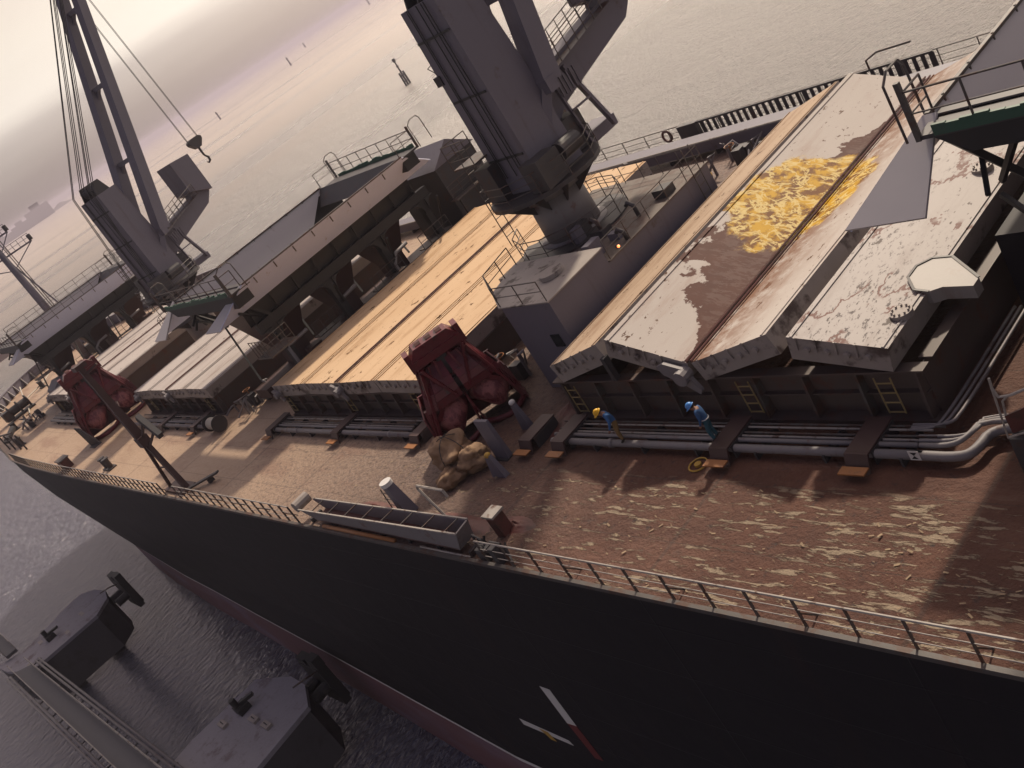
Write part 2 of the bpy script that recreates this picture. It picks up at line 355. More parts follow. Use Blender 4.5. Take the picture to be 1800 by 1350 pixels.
def copy_tree(o, parent=None):
    c = o.copy(); COL.objects.link(c)
    if parent: c.parent = parent
    for ch in kids(o): copy_tree(ch, c)
    return c
def arc(c, r, a0, a1, n, z=None): return [Vector((c[0]+r*math.cos(a0+(a1-a0)*i/n), c[1]+r*math.sin(a0+(a1-a0)*i/n), c[2])) for i in range(n+1)]
def seg_pts(pts, sp):
    """points every sp along a polyline"""
    res = []
    for a, b in zip(pts[:-1], pts[1:]):
        a, b = Vector(a), Vector(b); n = max(1, round((b-a).length/sp))
        res += [a.lerp(b, i/n) for i in range(n)]
    res.append(Vector(pts[-1])); return res
def railing(mb, pts, h=1.1, bars=2, sp=1.4, r=.03, rt=None):
    """posts and rails of a platform railing, added to one builder"""
    for p in seg_pts(pts, sp): mb.tube([p, p+Vector((0, 0, h))], r, 5)
    for k in range(bars+1):
        z = Vector((0, 0, h*(k+1)/(bars+1)))
        mb.tube([Vector(p)+z for p in pts], (rt or r) if k == bars else r*.75, 5)
    return mb
# ------------------------------------------------------------------ the setting
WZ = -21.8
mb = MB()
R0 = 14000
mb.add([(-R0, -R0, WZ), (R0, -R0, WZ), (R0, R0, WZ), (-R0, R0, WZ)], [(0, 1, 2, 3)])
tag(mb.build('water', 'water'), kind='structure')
mb = MB()      # low coast on the far left horizon
for d, a0, a1, hgt, seed in ((5200, rad(-12.0), rad(-2), 16, 1), (5600, rad(-17.5), rad(-10), 30, 2)):
    n = 60; top = []
    for i in range(n+1):
        a = a0+(a1-a0)*i/n; hh = hgt*(.55+.6*noise.noise(Vector((i*.23, seed, 0))))*min(1, i/5, (n-i)/5)
        top.append((a, max(1.5, hh)))
    for (a, h1), (b, h2) in zip(top[:-1], top[1:]):
        p = lambda t, dd, z: (dd*math.cos(t), dd*math.sin(t), z)
        mb.add([p(a, d, WZ-1), p(b, d, WZ-1), p(b, d+60, WZ+h2), p(a, d+60, WZ+h1), p(a, d+500, WZ-1), p(b, d+500, WZ-1)], [(0, 3, 2, 1), (3, 4, 5, 2)])
tag(mb.build('coast', 'coast'), kind='structure')
for i, (a, hgt, wd) in enumerate(((-15.6, 62, 120), (-14.5, 42, 90), (-13.2, 34, 150), (-12.1, 26, 80))):
    d = 5180; a = rad(a); c = Vector((d*math.cos(a), d*math.sin(a), WZ)); t = Vector((-math.sin(a), math.cos(a), 0)); q = Vector((math.cos(a), math.sin(a), 0))
    rt = thing('port_building', c, ['tallest hazy block on the distant shore', 'second hazy block along the distant shore', 'long low hazy shed on the distant shore', 'smallest hazy block at the left of the distant shore'][i], 'building', 'hazy port buildings on the horizon')
    mb = MB().prism([c-t*wd/2, c+t*wd/2, c+t*wd/2+q*60, c-t*wd/2+q*60], (0, 0, hgt)); mb.build('wall', 'coast', rt)
    mb = MB().prism([c-t*wd*.2+q*10+Vector((0, 0, hgt)), c+t*wd*.2+q*10+Vector((0, 0, hgt)), c+t*wd*.2+q*50+Vector((0, 0, hgt)), c-t*wd*.2+q*50+Vector((0, 0, hgt))], (0, 0, hgt*.3)); mb.build('roof', 'coast', rt)
# channel marks
PL = [((512, 115), 22, 'single dark pile mark standing far out near the horizon, below a lone twin'), ((388, 210), 16, 'dark pile mark in the water left of the hanging hook block'), ((650, 8), 26, 'farthest dark pile mark close under the top edge of the sea'), ((537, 83), 20, 'thin dark pile mark just beyond the nearer single pile')]
for (px, h, lab) in PL:
    c = az(*px, WZ); rt = thing('channel_pile', c, lab, 'channel mark', 'pile marks in the water')
    sc_ = c.length/1778.; rr = max(.5, sc_*1.6)
    MB().cyl(c-Vector((0, 0, 2)), c+Vector((0, 0, h*.75)), rr, rr*.8, 8).build('pile', 'dark', rt)
    MB().cyl(c+Vector((0, 0, h*.75)), c+Vector((0, 0, h)), rr*1.5, rr*.3, 8).build('topmark', 'dark', rt)
c = az(718, 148, WZ)
rt = thing('beacon_dolphin', c, 'piled beacon with ladder frames standing in the open water left of the tall crane', 'beacon')
for k in range(6):
    a = k*math.pi/3+.4; o = Vector((math.cos(a), math.sin(a), 0))
    MB().tube([c+o*1.25-Vector((0, 0, 1)), c+o*1.15+Vector((0, 0, 5.6+.5*(k % 3)))], .42, 8).build('pile', 'dark', rt)
mb = MB()
for z_ in (1.6, 4.4): mb.cyl(c+Vector((0, 0, z_)), c+Vector((0, 0, z_+.5)), 1.5, n=12)
mb.each('collar', 'dark', rt)
MB().cyl(c+Vector((0, 0, 3)), c+Vector((0, 0, 12.4)), .4, .32, 8).build('post', 'dark', rt)
MB().box(c+Vector((-.9, -.2, 8.6)), c+Vector((.9, .2, 9.1))).build('crossbar', 'dark', rt)
MB().box(c+Vector((-.5, -.5, 11)), c+Vector((.5, .5, 12.6))).build('daymark', 'dark', rt)
# ------------------------------------------------------------------ the ship
CY = -32.05
ship = thing('cargo_ship', (70, CY, WZ), 'black hulled bulk carrier with rust brown deck lying at the dolphins', 'ship')
port_deck = [(-40, -13.3), (20, -13.3), (60, -13.3), (95, -13.3), (108, -13.45), (117.6, -13.8), (124, -14.5), (130, -15.2), (140, -16.6), (150, -19.3), (157, -22.2), (162, -26), (164.5, -29.5), (165.2, CY)]
port_boot = [(-40, -13.3), (20, -13.3), (43, -13.3), (65, -14.5), (81, -15.3), (92, -15.9), (101, -16.3), (109, -16.85), (117, -17.4), (128, -18.6), (138, -21.0), (147, -25.5), (151, -29), (152.5, CY)]
LV = [(0.0, 0), (-1.5, .02), (-5, .16), (-10, .48), (-14, .78), (-16.67, 1.0), (WZ-.6, 1.07)]
def hull_ring(t):
    return [((1-t)*a[0]+t*b[0], (1-t)*a[1]+t*b[1]) for a, b in zip(port_deck, port_boot)]
def strip(z0, t0, z1, t1, mbb, off=0., nsub=1):
    ra, rb = hull_ring(t0), hull_ring(t1)
    for side in (0, 1):
        f = (lambda p: (p[0], p[1]+off)) if side == 0 else (lambda p: (p[0], 2*CY-p[1]-off))
        vs = [(*f(p), z0) for p in ra] + [(*f(p), z1) for p in rb]; n = len(ra)
        mbb.add(vs, [((i, i+1, n+i+1, n+i) if side else (i, n+i, n+i+1, i+1)) for i in range(n-1)])
mb = MB()
for (z0, t0), (z1, t1) in zip(LV[:-2], LV[1:-1]): strip(z0, t0, z1, t1, mb)
mb.build('shell', 'hull', ship)
mb = MB(); strip(LV[-2][0], LV[-2][1], LV[-1][0], LV[-1][1], mb); mb.build('bottom_shell', 'boot', ship)
mb = MB(); strip(-16.52, .99, -16.84, 1.002, mb, .03); o = mb.build('boot_top_line', 'white', ship)
mb = MB()   # deck sheet
ring = hull_ring(0); n = len(ring)
mb.add([(x, y, 0) for x, y in ring] + [(x, 2*CY-y, 0) for x, y in ring], [(i, n+i, n+i+1, i+1) for i in range(n-1)])
mb.build('deck', 'deck', ship)
mb = MB()   # gunwale bar
strip(.06, 0, -.1, 0, mb, .03); strip(.06, 0, .06, 0, mb, -.12)
for side in (1, -1):
    pts = [(x, CY+side*(y-CY), .07) for x, y in ring]
    for a, b in zip(pts[:-1], pts[1:]): mb.beam(a, b, .16, .14)
mb.build('gunwale', 'raildk', ship)
# hull marks: white upright turning red below, and a white level bar with a yellow tick
mk = -13.285
MB().slab([(34.29, mk, -7.95), (33.62, mk, -7.95), (33.68, mk, -10.38), (34.33, mk, -10.42)], -.012).build('upright_mark', 'white', ship)
MB().slab([(34.33, mk, -10.42), (33.68, mk, -10.38), (33.62, mk, -12.75), (34.2, mk, -12.8)], -.012).build('lower_mark', 'redmark', ship)
MB().slab([(39.0, mk, -11.86), (35.5, mk, -12.1), (35.4, mk, -12.42), (39.0, mk, -12.3)], -.012).build('level_mark', 'white', ship)
MB().slab([(37.6, mk+.012, -12.05), (37.0, mk+.012, -12.08), (36.8, mk+.012, -12.7), (37.2, mk+.012, -12.7)], -.012).build('tick_mark', 'yellow', ship)
# bulwark round the bow
mb = MB(); bow = [p for p in ring if p[0] > 139]
full = bow + [(x, 2*CY-y) for x, y in reversed(bow)][1:] + [(130, 2*CY+15.2), (124, 2*CY+14.5)]
for a, b in zip(full[:-1], full[1:]):
    mb.beam((*a, .72), (*b, .72), .06, 1.3); mb.beam((*a, 1.4), (*b, 1.4), .26, .09)
mb.build('bulwark', 'crane', ship)
acc = seg_pts([(*p, 0) for p in full], 1.9)
for i, p in enumerate(acc[1:-1]):
    cdir = (Vector((135, CY, 0))-p).normalized()
    MB().slab([p+Vector((0, 0, .1)), p+cdir*.95+Vector((0, 0, .1)), p+cdir*.15+Vector((0, 0, 1.3)), p+Vector((0, 0, 1.3))], .09).build('bulwark_stay', 'pale', ship)
# ------------------------------------------------------------------ cargo hatches
HY0, HY1 = -21.7, -42.6
def coaming(root, x0, x1, top, ladders, mat='coam', npx=None):
    a, b = HY0-.45, HY1+.45
    mb = MB()
    for q0, q1 in (((x0, a, 0), (x1, a-.05, top)), ((x0, b, 0), (x1, b+.05, top)), ((x0, a-.05, 0), (x0+.05, b+.05, top)), ((x1-.05, a-.05, 0), (x1, b+.05, top))): mb.box(q0, q1)
    mb.box((x0-.25, a-.05, top), (x1+.25, a+.4, top+.08)); mb.box((x0-.25, b-.4, top), (x1+.25, b+.05, top+.08))
    mb.box((x0-.25, a-.3, top-.003), (x0+.2, b+.3, top+.077)); mb.box((x1-.2, a-.3, top-.003), (x1+.25, b+.3, top+.077))
    mb.box((x0, a, top*.52), (x1, a+.22, top*.52+.05))
    mb.box((x0-.1, a+.0, .02), (x1+.1, a+.5, .16))
    mb.build('coaming', mat, root)
    n = round((x1-x0)/2.05)
    for i in range(n+1):
        x = x0+.12+(x1-x0-.24)*i/n
        MB().prism([(x-.05, a, .17), (x-.05, a+.42, .17), (x-.05, a+.3, top-.003), (x-.05, a, top-.003)], (.1, 0, 0)).build('stay', 'raildk' if i % 2 else mat, root)
    for lx in ladders:
        mb = MB(); y = a+.46
        for dx in (-.28, .28): mb.tube([(lx+dx, y, .45), (lx+dx, y, top-.1)], .028, 5)
        for k in range(4): mb.tube([(lx-.28, y, .5+k*.38), (lx+.28, y, .5+k*.38)], .028, 5)
        mb.build('ladder', 'ladder', root)
def cover_panel(root, p0, p1, th, mat, y0=HY0, y1=HY1, extra=True):
    """one hatch panel lying between two (x, z) points, thickness below the top"""
    a, b = Vector((p0[0], 0, p0[1])), Vector((p1[0], 0, p1[1])); d = (b-a).normalized()
    nn = Vector((d.z, 0, -d.x));  nn = nn if nn.z < 0 else -nn
    mb = MB(); Y0 = Vector((0, y0, 0)); Y1 = Vector((0, y1, 0)); t = nn*th
    q = [a+Y0, b+Y0, b+Y1, a+Y1]
    mb.add(q + [v+t for v in q], [(0, 3, 2, 1) if (q[1]-q[0]).cross(q[2]-q[0]).z < 0 else (0, 1, 2, 3)], 0)
    mb.add([v+Vector((0, 0, 0)) for v in q] + [v+t for v in q], [(4, 5, 6, 7), (0, 1, 5, 4), (1, 2, 6, 5), (2, 3, 7, 6), (3, 0, 4, 7)], 1)
    # raised edge strips on the top plate
    for e in (.05, .95):
        c = a.lerp(b, e); mb.beam(c+Y0-nn*.02, c+Y1-nn*.02, .08, .05, -nn, 0)
    if extra:
        for i in range(1, 5):     # lugs on the port edge
            c = a.lerp(b, i/5)+Y0+t*.45
            mb.cyl(c, c+Vector((0, .14, 0)), .11, n=8, mi=1)
            c2 = a.lerp(b, (i-.5)/5)+Y0; mb.beam(c2+Vector((0, .05, .05)), c2+Vector((0, .05, 0))+t*.5, .05, .06, (1, 0, 0), 1)
    return mb.build('cover_panel', [mat, 'edge'], root)
def hinge_arm(root, x, z, s=1.):
    mb = MB(); y = HY0+.12
    mb.prism([(x+.9*s, y, z+.5*s), (x+.55*s, y, z+.62*s), (x-.2*s, y, z+.35*s), (x-.55*s, y, z-.55*s), (x-.42*s, y, z-.7*s), (x+.1*s, y, z-.25*s), (x+.75*s, y, z+.15*s)], (0, .16, 0))
    mb.cyl((x-.1, y-.1, z+.1), (x-.1, y+.4, z+.1), .28*s, n=12)
    mb.build('hinge_arm', 'pipe', root)
h1 = thing('cargo_hatch', (25, CY, 0), 'nearest cargo hatch, white covers folded to a zigzag with a yellow puddle', 'hatch')
coaming(h1, 16.6, 33.2, 1.95, (17.75, 23.2, 32.4))
cover_panel(h1, (32.85, 2.93), (29.35, 3.88), .9, 'hatchTan1')
cover_panel(h1, (28.68, 4.08), (25.16, 2.77), .85, 'hatchA')
cover_panel(h1, (24.98, 2.77), (21.15, 3.78), .85, 'hatchA')
cover_panel(h1, (20.42, 3.62), (17.07, 2.95), .9, 'hatchA2')
hinge_arm(h1, 25.5, 2.3, 1.1)
def onp(px, py):        # point on the aft panel's top
    z_ = 3.2
    for _ in range(12): z_ = 2.99+.198*(az(px, py, z_).x-17.07)
    return az(px, py, z_)
mb = MB(); oct_ = [onp(*p) for p in ((1597, 490), (1612, 470), (1640, 456), (1675, 453), (1722, 490), (1712, 505), (1658, 507), (1634, 515), (1608, 512))]
mb.prism([v-Vector((0, 0, .4)) for v in oct_], (0, 0, .46)); mb.build('cover_lug', 'lugpaint', h1)
mb = MB()
for a_, b_ in list(zip(oct_, oct_[1:]))[:4]+[(oct_[7], oct_[8]), (oct_[8], oct_[0])]: mb.beam(a_+Vector((0, 0, .07)), b_+Vector((0, 0, .07)), .09, .03)
mb.build('lug_weld', 'dark', h1)
for px in ((1585, 551), (1727, 296)):
    c = onp(*px); mb = MB()
    mb.cyl(c-Vector((0, 0, .1)), c+Vector((0, 0, .1)), .36, n=16)
    for k in range(10): a = k*math.pi/5; mb.cyl(c+Vector((.27*math.cos(a), .27*math.sin(a), .1)), c+Vector((.27*math.cos(a), .27*math.sin(a), .17)), .035, n=6)
    mb.build('access_lid', 'edge', h1)
mb = MB()
for dx in (-.12, .12): mb.tube([(25.07+dx, HY0, 2.86), (25.07+dx, HY1, 2.86)], .045, 5)
mb.build('joint_seal', 'redrust', h1)
mb = MB()
for y in (HY0+.05, -28.5, -35.5, HY1-.05): mb.beam((29.2, y, 2.2), (29.2, y, 3.3), .3, .2)
mb.each('hinge', 'dark', h1)
def flat_hatch(x0, x1, mat, label, nlad):
    r = thing('cargo_hatch', ((x0+x1)/2, CY, 0), label, 'hatch'); L = x1-x0
    coaming(r, x0+.25, x1-.25, 1.6, nlad)
    xs = [x0, x0+L*.26, x0+L*.5, x0+L*.74, x1]; zs = [2.5, 2.62, 2.55, 2.62, 2.5]
    for i in range(4): cover_panel(r, (xs[i+1]-.05, zs[i+1]), (xs[i]+.05, zs[i]), .85, mat)
    hinge_arm(r, (x0+x1)/2, 2.0, .9); hinge_arm(r, x1-.7, 1.9, .7)
    mb = MB()
    for dx in (-.16, .16): mb.tube([(xs[2]+dx, HY0, 2.62), (xs[2]+dx, HY1, 2.62)], .05, 5)
    mb.build('joint_seal', 'redrust', r); return r
flat_hatch(43.4, 61.6, 'hatchT', 'second cargo hatch with flat dusty tan covers behind the red grab', (45.2, 52.6, 60.6))
flat_hatch(73.2, 90.7, 'hatchF', 'third cargo hatch, flat grey covers near the far crane', (75, 88))
flat_hatch(103.4, 122.6, 'hatchF', 'foremost cargo hatch, faded covers partly hidden by the farther grab', (105, 120))
# ------------------------------------------------------------------ pipes along the port side
def pipe_run(x0, x1, label):
    r = thing('pipe_run', ((x0+x1)/2, -20.5, 0), label, 'pipes', 'pipe bundles along the hatches')
    for (y, z, rr, mt) in ((-19.95, .33, .15, 'pipe'), (-20.28, .42, .085, 'pipe'), (-20.5, .4, .05, 'rail'), (-20.66, .42, .045, 'raildk'), (-20.95, .42, .04, 'rail'), (-21.1, .44, .04, 'raildk')):
        mb = MB(); mb.tube([(x0+random.uniform(0, .6), y, z), (x1-random.uniform(0, .6), y, z)], rr, 10)
        if rr > .1:
            for q in range(int((x1-x0)/5.6)): xx = x0+2.2+q*5.6; mb.cyl((xx, y, z), (xx+.22, y, z), rr*1.25, n=12)
        mb.build('pipe', mt, r, True)
    for q in range(max(2, int((x1-x0)/2.7))):
        xx = x0+.9+q*2.7
        MB().box((xx, -21.2, 0.0), (xx+.08, -19.75, .3)).build('pipe_support', 'dark', r)
    return r
pipe_run(15.9, 33.4, 'pipe bundle on the deck below the zigzag hatch, two workers beside it')
pipe_run(44.2, 61.6, 'pipe bundle on the deck below the tan hatch')
pipe_run(73.5, 90.5, 'pipe bundle beside the third hatch near the tall light mast')
pipe_run(100.5, 121, 'pipe bundle beside the foremost hatch behind the farther grab')
r = thing('bent_pipes', (15, -21, 0), 'pipes bending inboard past the aft corner of the zigzag hatch', 'pipes')
def bend(pts, rr, mt):
    P = [Vector(p) for p in pts]
    for _ in range(2):
        Q = [P[0]]
        for a, b in zip(P[:-1], P[1:]): Q += [a.lerp(b, .25), a.lerp(b, .75)]
        P = Q+[P[-1]]
    MB().tube(P, rr, 10).build('pipe', mt, r, True)
bend([(16.4, -19.95, .33), (15.0, -19.92, .33), (14.7, -20.3, .33), (14.6, -21.1, .35), (13.5, -21.25, .35), (9, -21.25, .35)], .15, 'pipe')
for k in range(3):
    bend([(16.4+.1*k, -20.28-.2*k, .42), (15.4-.1*k, -20.3-.2*k, .42), (15.1-.1*k, -20.8-.2*k, .42), (15.0, -21.5-.1*k, .42), (9, -21.6-.12*k, .42)], .085-.015*k, 'pipe')
for k in range(3): bend([(17.0, -20.95-.1*k, .44), (16.3-.18*k, -21.0-.1*k, .44), (16.1-.2*k, -21.6, .44), (16.1-.2*k, -27, .44)], .055, 'pipe')
# walk-over steps across the pipes
def stepover(x, y0, lab, w_=.82):
    r = thing('pipe_step', (x, -20.3, 0), lab, 'step', 'walk-over steps across the pipes')
    MB().box((x-w_/2, -21.35, .54), (x+w_/2, -19.7, .60)).build('tread', 'mastrust', r)
    MB().slab([(x-w_/2, -19.69, .60), (x-w_/2, -19.42, .02), (x-w_/2, -19.34, .02), (x-w_/2, -19.6, .60)], w_).build('apron', 'mastrust', r)
    MB().box((x-w_/2-.05, -19.35, .25), (x+w_/2+.05, -19.0, .30)).build('foot_plate', 'orange', r)
    for s_ in (-1, 1): MB().box((x+s_*w_/2-.03, -21.3, 0), (x+s_*w_/2+.03, -19.8, .53)).build('side_frame', 'dark', r)
for x, lab in ((18.15, 'step over the pipes under the right-hand yellow ladder'), (23.6, 'step over the pipes beside the worker in the blue helmet'), (32.3, 'step over the pipes just right of the upright plates'), (34.5, 'step over the pipes nearest the near red grab on its right'),
               (43.6, 'step over the pipes just left of the near red grab'), (52.2, 'step over the pipes at the middle of the tan hatch'), (61.3, 'step over the pipes at the far end of the tan hatch'), (75.2, 'step over the pipes at the near end of the third hatch'), (82.5, 'step over the pipes at the middle of the third hatch')):
    stepover(x, 0, lab)
MB()
# ------------------------------------------------------------------ port railings
def ship_rail(pts, label, sp, r, dense=0):
    o = thing('ship_railing', pts[0], label, 'railing', 'railings along the port deck edge')
    P = [Vector(p) for p in pts]
    for nm, z, rr in (('top_rail', 1.15, .04), ('middle_rail', .74, .018), ('lower_rail', .38, .018)):
        MB().tube([p+Vector((0, 0, z)) for p in P], rr, 6).build(nm, 'rail', o)
    for i, p in enumerate(seg_pts(P, sp)):
        mb = MB(); mb.beam(p, p+Vector((0, 0, 1.15)), .09, .03, (1, 0, 0))
        if i % 3 == 1: mb.beam(p+Vector((-.02, -.5, 0)), p+Vector((0, 0, .6)), .05, .04, (1, 0, 0))
        mb.build('post', 'raildk', o)
    return o
ship_rail([(-4, -13.42, 0), (31.0, -13.42, 0)], 'long pale railing at the near end of the black hull', 1.62, .04)
ship_rail([(47.3, -13.42, 0), (64.5, -13.42, 0)], 'railing between the grey trough and the light mast', 1.15, .035)
ship_rail([(67.5, -13.42, 0), (95, -13.42, 0), (108, -13.57, 0), (116, -13.85, 0)], 'far railing curving towards the bow beyond the light mast', 1.05, .035)
# far-side railing and conveyor
SY = -50.7
o = thing('starboard_railing', (50, SY, 0), 'railing along the far deck edge behind the tall crane', 'railing')
P = [Vector((20, SY, 0)), Vector((64, SY, 0))]
for nm, z, rr in (('top_rail', 1.15, .035), ('middle_rail', .76, .02), ('lower_rail', .4, .02)): MB().tube([p+Vector((0, 0, z)) for p in P], rr, 5).build(nm, 'raildk', o)
for p in seg_pts(P, 2.2): MB().beam(p, p+Vector((0, 0, 1.15)), .07, .04, (1, 0, 0)).build('post', 'raildk', o)
o = thing('slatted_barrier', (39, -49.6, 0), 'dark slatted ladder-like frame standing along the far deck edge', 'barrier')
for z_ in (.25, 1.42): MB().beam((28.5, -49.7, z_), (46.2, -49.7, z_), .1, .12).build('beam', 'dark', o)
for i in range(36): x = 28.6+i*.5; MB().beam((x, -49.7, .3), (x, -49.7, 1.42), .07, .22 if i % 4 else .3, (1, 0, 0)).build('slat', 'dark', o)
MB().box((45.0, -49.9, 0), (46.6, -49.5, 1.5)).build('end_panel', 'dark', o)
MB().tube([(32.2, -49.7, 1.4), (32.2, -49.7, 2.0), (31.4, -49.7, 2.3), (29.4, -49.7, 2.3)], .06, 6).build('bent_rail', 'raildk', o)
o = thing('lifebuoy', (48.6, -50.55, .5), 'round lifebuoy hung on the far railing', 'lifebuoy')
mb = MB(); mb.tube([(48.6+.38*math.cos(a*math.pi/8), -50.5, .75+.38*math.sin(a*math.pi/8)) for a in range(17)], .09, 6); mb.build('ring', 'redrust', o)
MB().tube([(48.6+.47*math.cos(a*math.pi/6), -50.5, .75+.47*math.sin(a*math.pi/6)) for a in range(13)], .018, 5).build('grab_line', 'rope', o)
o = thing('deck_conveyor', (50, -46.6, 0), 'long covered conveyor trunk running along the far side of the deck', 'conveyor')
mb = MB(); mb.box((-20, -48.4, .35), (100, -46.9, 1.05)); mb.build('trunk', 'crane', o)
MB().tube([(-20, -46.85, 1.12), (100, -46.85, 1.12)], .05, 5).build('edge_rail', 'rail', o)
for i in range(30): x = -18+i*4; MB().box((x, -48.3, 0), (x+.15, -47, .35)).build('leg', 'dark', o)
for k, x in enumerate((44.5, 46.5)):
    o = thing('yellow_pipe', (x, -44.5, 0), ['yellow pipe lying by the far end of the zigzag hatch', 'short yellow pipe stub beyond the zigzag hatch'][k], 'pipe')
    MB().tube([az(1212+k*30, 343-k*24, .6), az(1248-k*4, 306+k*6, .6)], .17, 10).build('barrel', 'yellow', o, True)
    for q in (.3, .8): c = az(1212+k*30, 343-k*24, .6).lerp(az(1248-k*4, 306+k*6, .6), q); MB().box(c-Vector((.1, .1, .6)), c+Vector((.1, .1, -.1))).each('bracket', 'dark', o)
# ------------------------------------------------------------------ deck house under the near crane
o = thing('deck_house', (38, -31, 0), 'grey deck house between the hatches with the near crane standing on it', 'deck house')
MB().box((33.7, -28, 0), (42.0, -36.5, 3.94)).build('wall', 'crane', o)
fp = [(33.7, -24), (37.1, -24), (39.1, -25.4), (39.9, -27.998), (33.7, -27.998)]
MB().prism([(x, y, 0) for x, y in fp], (0, 0, 4.7)).build('port_wall', 'crane', o)
MB().prism([(33.6, -23.9, 4.7), (37.15, -23.9, 4.7), (39.2, -25.35, 4.7), (40.0, -28.05, 4.7), (33.6, -28.05, 4.7)], (0, 0, .06)).build('port_roof', 'edge', o)
MB().box((33.6, -28.06, 3.94), (42.1, -36.6, 4.0)).build('roof', 'roofdirt', o)
rs = random.Random(5)
for q in range(9):
    x, y = rs.uniform(33.9, 37.6), rs.uniform(-35.6, -29); h_ = rs.uniform(.25, .9)
    if q % 3: MB().box((x, y, 4.0), (x+rs.uniform(.3, .9), y+rs.uniform(.3, .9), 4.0+h_)).build('roof_box', 'crane' if q % 2 else 'dark', o)
    else: MB().tube([(x, y, 4.0), (x, y, 4.0+h_), (x+.3, y, 4.2+h_), (x+.45, y, 4.05+h_)], .11, 8).build('roof_vent', 'dark', o, True)
mb = MB(); railing(mb, [(33.7, -28.2, 4.0), (33.7, -36.4, 4.0), (42, -36.4, 4.0)], 1.0, 1, 1.5, .025); mb.build('roof_railing', 'raildk', o)
MB().box((33.66, -26.2, .3), (33.72, -25.4, 2.2)).build('door', 'dark', o)
MB().box((34.3, -24, 2.35), (34.9, -23.95, 3.0)).build('window', 'glass', o)
mb = MB(); railing(mb, [(33.75, -24.0, 4.76), (37.1, -24.0, 4.76), (39.1, -25.4, 4.76), (39.8, -27.9, 4.76)], 1.0, 1, 1.6); mb.build('railing', 'raildk', o)
mb = MB()
for k in range(9): mb.tube([(33.55, -35.2, .5+k*.48), (33.55, -35.8, .5+k*.48)], .025, 5)
for y in (-35.2, -35.8): mb.tube([(33.55, y, 0), (33.55, y, 5.4)], .03, 5)
mb.build('ladder', 'raildk', o)
MB().cyl((35.4, -26.2, 4.78), (35.4, -26.2, 5.0), .6, n=18).build('roof_lid', 'edge', o)
